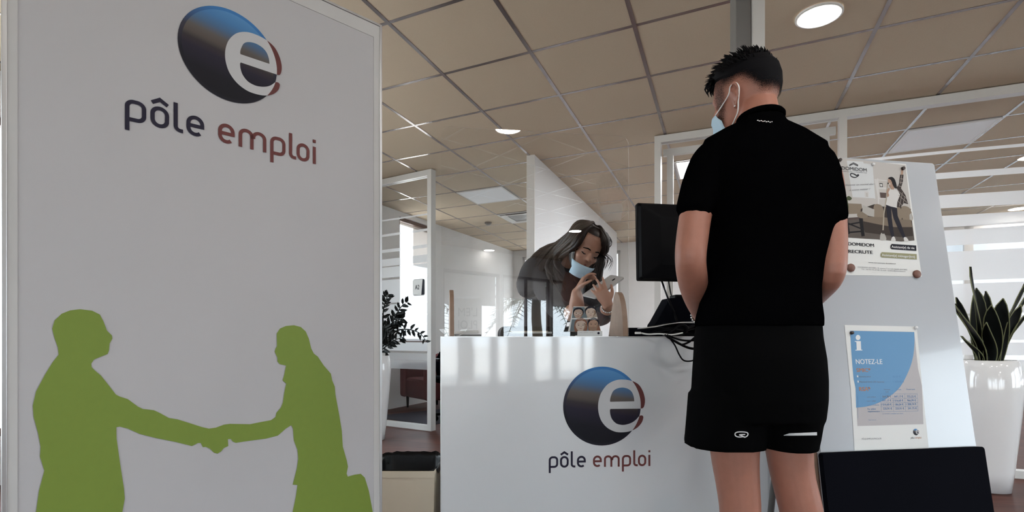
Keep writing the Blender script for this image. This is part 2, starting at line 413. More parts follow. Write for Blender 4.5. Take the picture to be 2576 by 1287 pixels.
def clip(p, d):
    """the stretch of the line p + t d that lies in the room"""
    t0, t1 = -40, 40
    for n, c0, c1 in ((A, (RL - FL).dot(A), 0.0), (B, 0.0, (FR - FL).dot(B))):
        a = (p - FL).dot(n); b = d.dot(n)
        if abs(b) < 1e-9: continue
        q = sorted(((c0 - a) / b, (c1 - a) / b)); t0 = max(t0, q[0]); t1 = min(t1, q[1])
    return (p + d * t0, p + d * t1) if t1 > t0 else None
for i in range(-24, 26):
    c = clip(G(i, 0), GE1)
    if c: gbar(*c)
for j in range(-26, 30):
    c = clip(G(0, j), GE2)
    if c: gbar(*c, 0.0006)
struct(gm.build('trim_1', M['grid'], fix=False))

# side walls; the left one has the brown-framed office window
LW = [(6.2 + 2.2 * k, 8.2 + 2.2 * k, 0.3, 2.3) for k in range(2)]; RW = [(5.2 + 2.2 * k, 7.2 + 2.2 * k, 0.3, 2.3) for k in range(4)]  # side windows out of view, added to bring more daylight in
wl, wlf = shell_wall('wall_left', FL, RL, [(2.85, 3.72, 0.85, 2.52)] + LW, M['wall'])
wf, wff = shell_wall('wall_far', FR, FL, [(0.6, 7.3, 0.25, 2.45), (10.45, 12.35, 0.2, 2.45)], M['wall'])
wr, wrf = shell_wall('wall_right', RR, FR, RW, M['wall'])
FAC = [(0.35 + 1.42 * k, 0.35 + 1.42 * k + 1.36, 0.06, 2.16) for k in range(1, 8)]
wrear, wrearf = shell_wall('wall_rear', RL, RR, FAC, M['wall'])
NW = [0]
def window(fr, s0, s1, z0, z1, m, bars=(), fw=0.05, pane=True):
    NW[0] += 1; mb = MB()
    mb.fbox(fr, s0, s0 + fw, z0, z1, -0.09, -0.03); mb.fbox(fr, s1 - fw, s1, z0, z1, -0.09, -0.03)
    mb.fbox(fr, s0, s1, z0, z0 + fw, -0.09, -0.03); mb.fbox(fr, s0, s1, z1 - fw, z1, -0.09, -0.03)
    for b in bars: mb.fbox(fr, b - fw / 2, b + fw / 2, z0, z1, -0.085, -0.035)
    w = struct(mb.build('window_%d' % NW[0], m))
    if pane:
        g = MB(); g.fbox(fr, s0 + fw, s1 - fw, z0 + fw, z1 - fw, -0.064, -0.058); g.build('pane', M['glass'], w)
    return w
window(wlf, 2.85, 3.72, 0.85, 2.52, M['brown'], fw=0.05)
bl = MB(); bl.fbox(wlf, 2.90, 3.27, 1.93, 2.46, -0.022, -0.018); bl.tube([wlf.at(2.9, 2.47, -0.01), wlf.at(3.66, 2.47, -0.01)], 0.025, 10)
tag(bl.build('roller_blind', M['blind']), 'beige blind drawn over one half of the office window behind the striped glass', 'blind')
for o in LW: window(wlf, *o, M['brown'])
for o in RW: window(wrf, *o, M['brown'])
window(wff, 10.45, 12.35, 0.2, 2.45, M['frame'])  # hidden window, added to light the back ceiling and plaster
bl = MB(); bl.fbox(wff, 10.47, 12.33, 0.25, 2.42, -0.024, -0.020); bl.tube([wff.at(10.47, 2.43, -0.01), wff.at(12.33, 2.43, -0.01)], 0.02, 10)
tag(bl.build('roller_blind', M['blind_fill']), 'added pale blind spreading daylight from the added window behind the white wall', 'blind')  # blind added to diffuse the hidden window's daylight
for k in range(4):
    a = 0.6 + 1.675 * k; window(wff, a, a + 1.675, 0.25, 2.45, M['frame'])
    bl = MB(); bl.fbox(wff, a + 0.02, a + 1.65, 0.30, 2.42, -0.024, -0.020); bl.tube([wff.at(a + 0.02, 2.43, -0.01), wff.at(a + 1.65, 2.43, -0.01)], 0.02, 10)
    tag(bl.build('roller_blind', M['blind_dimming']), 'added pale blind dimming a window at the back of the glass office', 'blind', 'added blinds at the back of the glass office')  # blinds added to dim the daylight behind the striped glass
for k, o in enumerate(FAC):
    w = window(wrearf, *o, M['brown'], fw=0.045, bars=((o[0] + o[1]) / 2,) if k % 2 else ())
    bl = MB(); dz = (0.42, 0.50, 0.36, 0.46, 0.58, 0.40, 0.52, 0.44)[k]
    bl.fbox(wrearf, o[0] + 0.05, o[1] - 0.05, 2.12 - dz, 2.12, -0.022, -0.018)
    bl.tube([wrearf.at(o[0] + 0.05, 2.13, -0.01), wrearf.at(o[1] - 0.05, 2.13, -0.01)], 0.03, 10)
    bl.tube([wrearf.at(o[0] + 0.05, 2.12 - dz, -0.02), wrearf.at(o[1] - 0.05, 2.12 - dz, -0.02)], 0.009, 8)
    tag(bl.build('roller_blind', M['blind']), 'beige roller blind half lowered in a brown framed window facing the desk', 'blind', 'roller blinds of the street windows')
# ground and palms outside the street windows
g = MB(); g.add([(-60, -60, -0.12), (60, -60, -0.12), (60, 60, -0.12), (-60, 60, -0.12)], [[0, 1, 2, 3]])
struct(g.build('ground', mat('pale_paving', (0.50, 0.485, 0.46), 0.8, noise_amt=0.1, noise_scale=1.5)))
def palm(loc, h, n, L, seed):
    rnd = random.Random(seed)
    t = thing('palm_tree', 'palm tree with drooping fronds standing outside the street windows', 'tree', loc, 'palm trees outside the street windows')
    loc = Vector(loc); mb = MB(); mb.tube([loc + Vector((0.04 * math.sin(k), 0.03 * k / 6, h * k / 6)) for k in range(7)], [0.17 - 0.008 * k for k in range(7)], 12); mb.build('trunk', M['bark'], t, True)
    lv = MB(); c = loc + Vector((0, 0, h))
    for k in range(n):
        w = 2 * math.pi * k / n + rnd.uniform(-.2, .2); u = Vector((math.cos(w), math.sin(w), 0)); el = rnd.uniform(-0.1, 1.0)
        pts = [c + u * L * q * math.cos(el * (1 - q)) + Vector((0, 0, L * (math.sin(el) * q - 0.75 * q * q))) for q in [i / 8 for i in range(9)]]
        lv.tube(pts, [0.022 - 0.002 * i for i in range(9)], 5)
        sd = Vector((-u.y, u.x, 0))
        for i in range(1, 9):
            for s in (-1, 1):
                for z in (0, .5):
                    p = pts[i - 1].lerp(pts[i], z); l = 0.5 * math.sin(math.pi * min(0.95, (i + z) / 9)) + 0.08
                    q = p + (sd * s + u * 0.6) * l + Vector((0, 0, -0.35 * l)); ww = u * 0.035
                    lv.add([p - ww, p + ww, q], [[0, 1, 2]])
    lv.build('fronds', M['palm'], t, fix=False)
palm((0.6, -8.6, -0.12), 2.1, 22, 1.5, 1); palm((4.3, -10.0, -0.12), 2.3, 24, 1.5, 2); palm((-3.2, -8.0, -0.12), 2.0, 20, 1.5, 3)

# the free-standing white wall behind the desk
ws = Vector((0.142, 4.914, 0)); we = Vector((1.60, 8.55, 0))
fr = Frame(ws, we - ws, UP); mb = MB(); mb.fbox(fr, 0, (we - ws).length, 0, H, -0.002, 0.07)
struct(mb.build('wall_white_divider', M['wall_gloss']))
mb = MB(); mb.fbox(fr, -0.012, 0.0, 0, H, -0.004, 0.072); struct(mb.build('trim_2', M['frame']))
mb = MB(); [mb.fbox(fr, x - 0.002, x + 0.002, 0, H, -0.0045, -0.002) for x in (0.55, 1.62)]; struct(mb.build('trim_3', M['grey_frame']))
# the square post between ceiling and floor
pc = P(1881.5, 848, 2.52)
pf = Frame((pc.x, pc.y, 0), (math.cos(math.radians(-28)), math.sin(math.radians(-28)), 0), UP)
pw = lambda x: (P(x, 848, 2.52).x)
pf = Frame((0, 2.50, 0), (1, 0, 0), UP)
post = MB(); post.fbox(pf, pw(1847), pw(1885), 0, H, -0.07, 0.0); struct(post.build('pillar_1', M['grey_frame'], bevel=0.003))
post = MB(); post.fbox(pf, pw(1886), pw(1917), 0, H, -0.05, 0.012); struct(post.build('pillar_2', M['frame'], bevel=0.003))

# ------------------------------------------------------------------ glass partitions
def zy(y, d): return EYE + (HZ - y) * d / F_PX
def partition(name, label, p0, p1, posts, bands, bx0, bx1, wave, doorbay=None, rail=0.065, dep=0.07):
    d = p1 - p0; L = d.length; fr = Frame(p0, d, UP)            # normal points at the visitor's side
    if fr.n.dot(-p0) < 0: fr.n = -fr.n
    t = thing(name, label, 'glass partition', p0)
    mb = MB(); mb.fbox(fr, 0, L, H - rail, H - 0.008, -dep / 2, dep / 2); mb.build('top_rail', M['frame'], t)
    mb = MB(); mb.fbox(fr, 0, L, 0, 0.05, -dep / 2, dep / 2); mb.build('bottom_rail', M['frame'], t)
    for s in posts:
        mb = MB(); mb.fbox(fr, s, s + 0.05, 0.05, H - rail, -dep / 2, dep / 2); mb.build('post', M['frame'], t)
    for a, b in zip(posts[:-1], posts[1:]):
        mb = MB(); mb.fbox(fr, a + 0.05, b, 0.05, H - rail, -0.005, 0.005); pn = mb.build('glass_pane', M['glass'], t)
        for k, (z0, z1, kind) in enumerate(bands):
            x0, x1 = max(a + 0.05, bx0), min(b, bx1)
            if x1 <= x0: continue
            n = 24; top = []; bot = []
            for i in range(n + 1):
                x = x0 + (x1 - x0) * i / n; w = wave * math.sin(1.1 * x + 0.5 * k) * max(0.1, min(1, (z0 - 1.5) * 2 + 0.3))
                top.append((x, z1 + w)); bot.append((x, z0 + w))
            mb = MB()
            vs = [fr.at(x, z, 0.0065) for x, z in bot] + [fr.at(x, z, 0.0065) for x, z in top]
            mb.add(vs, [[i, i + 1, n + 2 + i, n + 1 + i] for i in range(n)])
            mb.build('frosted_stripe', M['film' if kind else 'film_light'], pn)
    return t, fr

# right: from the passage past the board, second bay striped
p0 = Vector((1.185, 4.445, 0)); p1 = Vector((5.6, 2.546, 0))
dR = 3.55
bandsR = [(zy(b, dR), zy(a, dR), k) for a, b, k in [(372, 380, 1), (425, 441, 1), (478, 512, 1), (528, 558, 1), (566, 606, 1), (625, 700, 1), (709, 786, 1), (792, 854, 1), (861, 893, 1), (905, 944, 1), (968, 1014, 1)]]
tR, frR = partition('glass_partition', 'white framed glass office partition with frosted stripes behind the leaning notice board', p0, p1, [0.0, 1.31, 3.9, 4.72], bandsR, 1.36, 4.7, 0.03)
# the door leaf in the first bay
mb = MB(); a, b = 0.06, 1.30
mb.fbox(frR, a, b, H - 0.155, H - 0.10, -0.075, -0.04); mb.build('door_head', M['frame'], tR)
mb = MB(); mb.fbox(frR, a + 0.03, a + 0.08, 0.06, H - 0.155, -0.075, -0.04); mb.fbox(frR, b - 0.09, b - 0.04, 0.06, H - 0.155, -0.075, -0.04); mb.build('door_stile', M['frame'], tR)
# left: the office near the zz plant
q1 = Vector((-0.775, 5.29, 0)); q0 = q1 + Vector((-0.85, 0.527, 0)) * 1.46
bandsL = [(zy(b, 5.62), zy(a, 5.62), k) for a, b, k in [(549, 553, 1), (585, 591, 1), (624, 632, 1), (650, 668, 1), (672, 698, 1), (704, 762, 1), (766, 792, 1), (795, 814, 1), (818, 857, 1), (860, 881, 1), (886, 903, 0), (903, 925, 0)]]
tL, frL = partition('glass_partition', 'white framed glass office wall with frosted stripes behind the zz plant', q0, q1, [0.0, (q1 - q0).length - 0.05], bandsL, 0.05, 3.94, -0.015)
# dark carpet in that office, side wall of the office
mb = MB(); c = [q0 + Vector((0.35, 0.15, 0)), q1 + Vector((-0.05, 0.35, 0)), q1 + A * 2.6 + Vector((0.0, 0, 0)), q1 + A * 2.6 + Vector((-0.3, 0, 0))]
mb.add([p + UP * 0.004 for p in c] + [p - UP * 0.002 for p in c], [[0, 1, 2, 3], [7, 6, 5, 4], [0, 4, 5, 1], [1, 5, 6, 2], [2, 6, 7, 3], [3, 7, 4, 0]])
struct(mb.build('floor_office', mat('navy_carpet', (0.018, 0.018, 0.034), 0.9)))
# room plate A2 on the glass
nL = frL.n
def seat(name, t): pass
pu = frL.uv(1055.5, 722.5)
t = thing('room_plate', 'small square room plate reading A2 on the striped office glass', 'sign', frL.at(*pu, 0.012))
mb = MB(); mb.prism(rrect(pu[0] - 0.074, pu[0] + 0.074, pu[1] - 0.082, pu[1] + 0.082, 0.02), frL, 0.007, 0.014)
mb.build('backing', M['sign_grey'], t)
flat('card', [[[(pu[0] - 0.068, pu[1] - 0.07), (pu[0] + 0.035, pu[1] - 0.078), (pu[0] + 0.052, pu[1] + 0.076), (pu[0] - 0.068, pu[1] + 0.076)]]], frL, M['paper'], t, 0.015)
flat('flap', [[[(pu[0] + 0.037, pu[1] - 0.078), (pu[0] + 0.072, pu[1] - 0.074), (pu[0] + 0.072, pu[1] + 0.076), (pu[0] + 0.054, pu[1] + 0.078)]]], frL, M['ink'], t, 0.0152)
lettering('lettering', [('A2', pu[0] - 0.045, pu[1] - 0.02, 0.055, 0.045, 0.012, 0), ('.. .', pu[0] - 0.0, pu[1] - 0.062, 0.03, 0.012, 0.0, 0)], frL, [M['ink']], t, 0.0165)
# office chair and red armchair seen through the glass
def office_chair(c, rz):
    t = thing('office_chair', 'black office chair half hidden beside the glass wall end post', 'chair', c)
    c = Vector(c); R = Matrix.Rotation(rz, 3, 'Z')
    w = lambda x, y, z: c + R @ Vector((x, y, z))
    mb = MB(); mb.box(w(0, 0, 0.46), (0.48, 0.48, 0.08), R); mb.build('seat', M['matte_black'], t, bevel=0.03)
    mb = MB(); mb.rings([(0, 0, 0, 0.2, 0.03), (0, 0.02, 0.15, 0.22, 0.035), (0, 0.03, 0.3, 0.2, 0.03), (0, 0.05, 0.42, 0.15, 0.025)], 20)
    mb.v = [w(v.x, v.y + 0.22, v.z * 0.62 + 0.50) for v in mb.v]; mb.build('backrest', M['matte_black'], t, True)
    mb = MB(); mb.tube([w(0, 0, 0.1), w(0, 0, 0.44)], 0.028, 12); mb.build('column', M['black'], t, True)
    mb = MB(); mb.tube([w(0, 0.2, 0.42), w(0, 0.3, 0.5), w(0, 0.26, 0.62)], 0.02, 8); mb.build('back_bracket', M['black'], t, True)
    for s in (-1, 1):
        mb = MB(); mb.tube(spline([w(s * 0.2, 0.1, 0.44), w(s * 0.29, 0.08, 0.5), w(s * 0.29, 0.08, 0.66), w(s * 0.28, -0.1, 0.68)], 4), 0.018, 8); mb.build('armrest', M['black'], t, True)
    for k in range(5):
        a = 2 * math.pi * k / 5; mb = MB(); mb.tube([w(0, 0, 0.11), w(0.29 * math.cos(a), 0.29 * math.sin(a), 0.075)], [0.024, 0.016], 8); lg = mb.build('leg', M['black'], t, True)
        mb = MB(); mb.ball(w(0.29 * math.cos(a), 0.29 * math.sin(a), 0.035), 0.035, 10); mb.build('castor', M['black'], lg, True)
office_chair((-0.55, 5.85, 0.0), 0.5)
def armchair(c, rz):
    t = thing('armchair', 'low red armchair inside the striped glass office', 'armchair', c)
    c = Vector(c); R = Matrix.Rotation(rz, 3, 'Z'); w = lambda x, y, z: c + R @ Vector((x, y, z))
    mb = MB(); mb.box(w(0, 0, 0.27), (0.5, 0.55, 0.26), R); mb.build('seat', M['red'], t, bevel=0.04)
    mb = MB(); mb.box(w(0, 0.26, 0.5), (0.66, 0.12, 0.4), R); mb.build('backrest', M['red'], t, bevel=0.04)
    for s in (-1, 1):
        mb = MB(); mb.box(w(s * 0.31, 0, 0.36), (0.12, 0.6, 0.44), R); mb.build('armrest', M['red'], t, bevel=0.04)
        for q in (-1, 1):
            mb = MB(); mb.tube([w(s * 0.28, q * 0.22, 0.0), w(s * 0.28, q * 0.22, 0.15)], [0.014, 0.02], 8); mb.build('leg', M['black'], t, True)
armchair((-1.02, 6.95, 0.004), -0.9)

# ------------------------------------------------------------------ ceiling fittings
def downlight(c, label, r=0.1, group=None):
    t = thing('downlight', label, 'ceiling light', Vector((c[0], c[1], H)), group)
    mb = MB(); mb.lathe([(r + 0.012, -0.001), (r + 0.012, -0.010), (r, -0.012), (r, -0.001)], (c[0], c[1], H), 36, False, False); mb.build('rim', M['frame'], t, True)
    mb = MB(); mb.lathe([(r, -0.008), (r * 0.6, -0.0085), (0.001, -0.009)], (c[0], c[1], H), 36, True, True); mb.build('diffuser', M['lamp'], t)
    return t
c = P(2060, 37, 2.763); downlight((c.x, c.y), 'round lit downlight in the ceiling above the notice board', 0.098)
c = P(2563, 525, 6.9); downlight((c.x, c.y), 'round lit downlight deep in the striped glass office', 0.1)
PN = Vector((0.143, -0.99, 0)).normalized(); PQ = Vector((-0.283, 2.15, 0))
def unmirror(px, d):
    p = Vector(((px - CXP) / F_PX * d, d, 0)); return p - PN * (2 * (p - PQ).dot(PN))
for px, d in ((1277, 4.26), (1445, 8.36), (1228, 10.2)):
    q = unmirror(px, d)
    if (q - PQ).length > 0.5: downlight((q.x, q.y), 'round lit downlight mirrored in the clear counter screen', 0.1, 'downlights mirrored in the counter screen')
for x, y in ((3.3, 1.5), (2.3, 0.4), (4.4, 0.9), (1.5, 0.8)): downlight((x, y), 'round lit downlight out of view over the waiting side of the reception desk', 0.1, 'downlights over the waiting side')  # last one added to brighten the notice board
def ceiling_panel(i, j, m, label, cat='ceiling light', name='light_panel'):
    c = [G(i, j), G(i, j + 1), G(i + 1, j + 1), G(i + 1, j)]; ctr = sum(c, Vector()) / 4
    t = thing(name, label, cat, ctr + UP * H)
    def ring(k, z): return [ctr + (q - ctr) * k + UP * z for q in c]
    mb = MB(); a, b = ring(0.965, H - 0.002), ring(0.965, H - 0.010); a2, b2 = ring(0.90, H - 0.002), ring(0.90, H - 0.010)
    mb.add(a + b + a2 + b2, [[4, 5, 13, 12], [5, 6, 14, 13], [6, 7, 15, 14], [7, 4, 12, 15], [0, 1, 5, 4], [1, 2, 6, 5], [2, 3, 7, 6], [3, 0, 4, 7], [8, 9, 13, 12], [9, 10, 14, 13], [10, 11, 15, 14], [11, 8, 12, 15]]); mb.build('frame', M['frame'], t)
    mb = MB(); mb.add(ring(0.90, H - 0.004) + ring(0.90, H - 0.008), [[0, 1, 2, 3], [7, 6, 5, 4], [0, 4, 5, 1], [1, 5, 6, 2], [2, 6, 7, 3], [3, 7, 4, 0]]); mb.build('diffuser', m, t)
    return t, ctr, c
ceiling_panel(5, -2, M['panel_off'], 'square pale ceiling light panel seen through the clear counter screen')
ceiling_panel(5, 2, M['panel_on'], 'square lit ceiling light panel behind the shoulder of the man in black')
ceiling_panel(5, 5, M['panel_off'], 'square unlit ceiling panel above the notice board inside the glass office')
for i, j, s in ((8, 3, 'behind the head of the man in black'), (11, 4, 'farthest back behind the man in black')): ceiling_panel(i, j, M['panel_on'], 'added square lit ceiling panel hidden ' + s)  # lit panels added out of sight to brighten the deep room
t, ctr, c = ceiling_panel(7, -2, M['grey_frame'], 'square ceiling air vent cassette near the white wall', 'vent', 'air_vent')
for k in range(4):
    a = c[k] + (ctr - c[k]) * 0.16; b = c[(k + 1) % 4] + (ctr - c[(k + 1) % 4]) * 0.16; n = (ctr - (a + b) / 2).normalized()
    mb = MB(); vs = [a, b, b + n * 0.07, a + n * 0.07]
    mb.add([v + UP * (H - 0.018) for v in vs[:2]] + [v + UP * (H - 0.010) for v in vs[2:]] + [v + UP * (H - 0.022) for v in vs[:2]] + [v + UP * (H - 0.014) for v in vs[2:]], [[0, 1, 2, 3], [7, 6, 5, 4], [0, 4, 5, 1], [1, 5, 6, 2], [2, 6, 7, 3], [3, 7, 4, 0]]); mb.build('louvre', M['frame'], t)
q = P(1228, 559, 1.66 * F_PX / 289)
tag(MB().lathe([(0.05, 0.0), (0.05, -0.02), (0.03, -0.035), (0.002, -0.037)], (q.x, q.y, H), 24).build('smoke_detector', M['grey_frame'], None, True), 'small dark smoke detector on the ceiling near the air vent', 'smoke detector')

# ------------------------------------------------------------------ the round letter-e emblem and its two words
def uv_mat(name, build):
    m = bpy.data.materials.new(name); m.use_nodes = True; nt = m.node_tree; b = nt.nodes['Principled BSDF']; b.inputs['Roughness'].default_value = 0.45; b.inputs['Specular IOR Level'].default_value = 0.15
    u = nt.nodes.new('ShaderNodeUVMap'); sp = nt.nodes.new('ShaderNodeSeparateXYZ'); nt.links.new(u.outputs[0], sp.inputs[0])
    build(nt, b, u, sp); return m
def ball_mat(nt, b, u, sp):
    # printed colour run: blue crown, warm grey waist, navy foot, with the inner disc edge slightly paler (x, y in emblem radii)
    mr = nt.nodes.new('ShaderNodeMapRange'); mr.inputs[1].default_value = -1; mr.inputs[2].default_value = 1
    ad = nt.nodes.new('ShaderNodeMath'); ad.operation = 'MULTIPLY_ADD'; ad.inputs[1].default_value = 0.16
    nt.links.new(sp.outputs[0], ad.inputs[0]); nt.links.new(sp.outputs[1], ad.inputs[2]); nt.links.new(ad.outputs[0], mr.inputs[0])
    rp = nt.nodes.new('ShaderNodeValToRGB'); el = rp.color_ramp.elements
    cs = [(0.0, (20, 20, 26)), (0.22, (26, 25, 33)), (0.42, (42, 38, 52)), (0.50, (58, 52, 55)), (0.56, (88, 80, 76)), (0.64, (98, 92, 88)), (0.74, (80, 108, 140)), (0.85, (78, 128, 178)), (1.0, (92, 146, 196))]
    el[0].position, el[0].color = cs[0][0], (*srgb(*cs[0][1]), 1); el[1].position, el[1].color = cs[-1][0], (*srgb(*cs[-1][1]), 1)
    for p, c in cs[1:-1]:
        e = el.new(p); e.color = (*srgb(*c), 1)
    nt.links.new(mr.outputs[0], rp.inputs[0])
    ln = nt.nodes.new('ShaderNodeVectorMath'); ln.operation = 'LENGTH'; nt.links.new(u.outputs[0], ln.inputs[0])
    gt = nt.nodes.new('ShaderNodeMath'); gt.operation = 'GREATER_THAN'; gt.inputs[1].default_value = 0.93; nt.links.new(ln.outputs['Value'], gt.inputs[0])
    rim = nt.nodes.new('ShaderNodeValToRGB'); e2 = rim.color_ramp.elements
    e2[0].position, e2[0].color = 0.35, (*srgb(28, 27, 36), 1); e2[1].position, e2[1].color = 0.95, (*srgb(66, 122, 180), 1)
    e = e2.new(0.62); e.color = (*srgb(60, 58, 70), 1); nt.links.new(mr.outputs[0], rim.inputs[0])
    mx = nt.nodes.new('ShaderNodeMix'); mx.data_type = 'RGBA'; nt.links.new(gt.outputs[0], mx.inputs[0]); nt.links.new(rp.outputs[0], mx.inputs[6]); nt.links.new(rim.outputs[0], mx.inputs[7])
    nt.links.new(mx.outputs[2], b.inputs['Base Color'])
def e_mat(nt, b, u, sp):
    ln = nt.nodes.new('ShaderNodeVectorMath'); ln.operation = 'LENGTH'; nt.links.new(u.outputs[0], ln.inputs[0])
    gt = nt.nodes.new('ShaderNodeMath'); gt.operation = 'GREATER_THAN'; gt.inputs[1].default_value = 1.0; nt.links.new(ln.outputs['Value'], gt.inputs[0])
    mx = nt.nodes.new('ShaderNodeMix'); mx.data_type = 'RGBA'; nt.links.new(gt.outputs[0], mx.inputs[0])
    mx.inputs[6].default_value = (0.55, 0.55, 0.56, 1); mx.inputs[7].default_value = (*srgb(104, 60, 58), 1); nt.links.new(mx.outputs[2], b.inputs['Base Color'])
M['ball'] = uv_mat('emblem_disc', ball_mat); M['e'] = uv_mat('emblem_letter', e_mat)
E_OUT = [(1925, 541), (1940, 538), (1949, 525), (1955, 495), (1953, 460), (1938, 412), (1908, 368), (1860, 342), (1800, 332), (1740, 337), (1682, 366), (1640, 418), (1620, 470), (1613, 525), (1620, 580), (1640, 630), (1680, 675), (1735, 703), (1790, 709), (1850, 701), (1900, 676), (1932, 640), (1943, 606), (1938, 592), (1925, 590), (1912, 596), (1888, 621), (1860, 640), (1822, 653), (1785, 656), (1745, 645), (1715, 615), (1702, 580), (1699, 550), (1703, 541)]
E_IN = [(1710, 495), (1702, 490), (1700, 478), (1706, 450), (1722, 415), (1750, 396), (1790, 389), (1830, 398), (1858, 420), (1873, 455), (1877, 488), (1872, 495)]
def emblem(fr, cx, cy, r, parent, e, ex=1.0):
    """disc radius r at (cx, cy) on the frame, with the letter cut over it"""
    f2 = Frame(fr.at(cx, cy), fr.u, fr.v, fr.n)
    class S:                      # frame scaled to emblem radii
        def at(s, x, y, h=0.0): return f2.at(x * r * ex, y * r, h)
    n = 72; o = flat('emblem', [[circle(0, 0, 1.0, n)]], S(), M['ball'], parent, e)
    g = lambda pts: [((x - 1643) / 281.5, (520 - y) / 281.5) for x, y in pts]
    out = [(1925, 541)] + [tuple(p) for p in spl2(E_OUT[1:-1], 4)] + [(1703, 541)]
    inn = spl2(E_IN[1:-1], 4)
    flat('letter', [[g(out), g(inn)[::-1]]], S(), M['e'], o, e + 0.0006)
    return o
def words(fr, x0, y0, hh, parent, e, sx=1.0, m1=None, m2=None, w=0.175):
    """the two words in round strokes; hh is the x-height, origin at the foot of the first letter"""
    k = w / 2
    def letp(x): return [[(x + k, -0.44), (x + k, 0.66)] + arc(x + 0.34, 0.66, 0.34 - k, 0.34 - k, 180, 90, 8)[1:] + arc(x + 0.82 - 0.34, 0.66, 0.34 - k, 0.34 - k, 90, 0, 8) + arc(x + 0.82 - 0.34, 0.34, 0.34 - k, 0.34 - k, 0, -90, 8) + [(x + 2 * k - 0.01, k)]]
    def leto(x, ww): return ('c', arc(x + ww / 2, 0.62, ww / 2 - k, 0.38 - k, 0, 180, 14) + arc(x + ww / 2, 0.38, ww / 2 - k, 0.38 - k, 180, 360, 14))
    def lete(x): return [[(x + 2 * k - 0.01, 0.50), (x + 0.78 - k, 0.50)] + arc(x + 0.39, 0.60, 0.39 - k, 0.40 - k, 0, 180, 14) + arc(x + 0.39, 0.40, 0.39 - k, 0.40 - k, 180, 312, 12)]
    def letl(x): return [[(x + k, 1.40), (x + k, 0.28)] + arc(x + 0.30, 0.28, 0.30 - k, 0.28 - k, 180, 270, 6) + [(x + 0.40, k)]]
    def letm(x): return [[(x + k, 0.0), (x + k, 0.66)] + arc(x + 0.37, 0.66, 0.37 - k, 0.34 - k, 180, 0, 12) + [(x + 0.74 - k, 0.0)], [(x + 0.74 - k, 0.55), (x + 0.74 - k, 0.66)] + arc(x + 1.02, 0.66, 0.37 - k, 0.34 - k, 180, 0, 12) + [(x + 1.39 - k, 0.0)]]
    class S:
        def at(s, x, y, h=0.0): return fr.at(x0 + x * hh * sx, y0 + y * hh, h)
    def loops(items):
        r = []
        for it in items:
            if isinstance(it, tuple): r.append(ribbon(it[1][:-1], w, True))
            else:
                for st in it: r.append(ribbon(st, w))
        return r
    a = [letp(0), leto(0.98, 0.76), [[(1.04, 1.12), (1.36, 1.33), (1.68, 1.12)]], letl(1.92), lete(2.46)]
    b = [lete(3.87), letm(4.84), letp(6.43), letl(7.44), leto(7.86, 0.74), [[(8.88, 0.0), (8.88, 0.98)]], [[(8.88, 1.2), (8.88, 1.38)]]]
    flat('lettering', loops(a), S(), m1 or M['navy'], parent, e)
    flat('lettering', loops(b), S(), m2 or M['maroon'], parent, e)

# ------------------------------------------------------------------ the tall banner stand at the entrance
bR = Vector((-0.455, 1.862, 0)); bL = Vector((-1.133, 1.195, 0)); BW = (bR - bL).length; BH = 2.0
bf = Frame(bL, bR - bL, UP)
t = thing('banner_stand', 'tall white banner stand printed with green handshake silhouettes and a blue emblem', 'banner', (bL + bR) / 2)
mb = MB(); mb.fbox(bf, 0.006, BW - 0.006, 0.012, BH - 0.006, -0.045, -0.001); mb.build('fabric_panel', M['banner'], t)
# sewn borders of the printed fabric
x_l = bf.uv(20, 600)[0]; x_l2 = bf.uv(44, 600)[0]; x_r = bf.uv(940, 600)[0]; y_t = bf.uv(880, 46)[1]
mb = MB(); mb.fbox(bf, 0.006, x_l2, 0.012, BH - 0.006, -0.001, 0.0012); mb.fbox(bf, x_r, BW - 0.006, 0.012, BH - 0.006, -0.001, 0.0012); mb.fbox(bf, x_l2, x_r, BH - 0.05, BH - 0.006, -0.001, 0.0012); mb.build('border_hem', M['hem'], t)
for x0, x1 in ((-0.003, 0.006), (BW - 0.006, BW + 0.003)):
    mb = MB(); mb.fbox(bf, x0, x1, 0.0, BH, -0.05, 0.004); mb.build('side_profile', M['alu'], t, bevel=0.001)
mb = MB(); mb.fbox(bf, -0.003, BW + 0.003, BH - 0.005, BH + 0.002, -0.05, 0.004); mb.build('top_profile', M['alu'], t)
mb = MB(); mb.fbox(bf, -0.003, BW + 0.003, 0.0, 0.012, -0.05, 0.004); mb.build('bottom_profile', M['alu'], t)
for s in (0.12, BW - 0.2):
    mb = MB(); mb.fbox(bf, s, s + 0.08, 0.0, 0.014, -0.26, 0.01); mb.build('foot', M['alu'], t, bevel=0.003)
zz = lambda pts: [bf.uv(x * 0.50269, 640 + y * 0.50269) for x, y in pts]
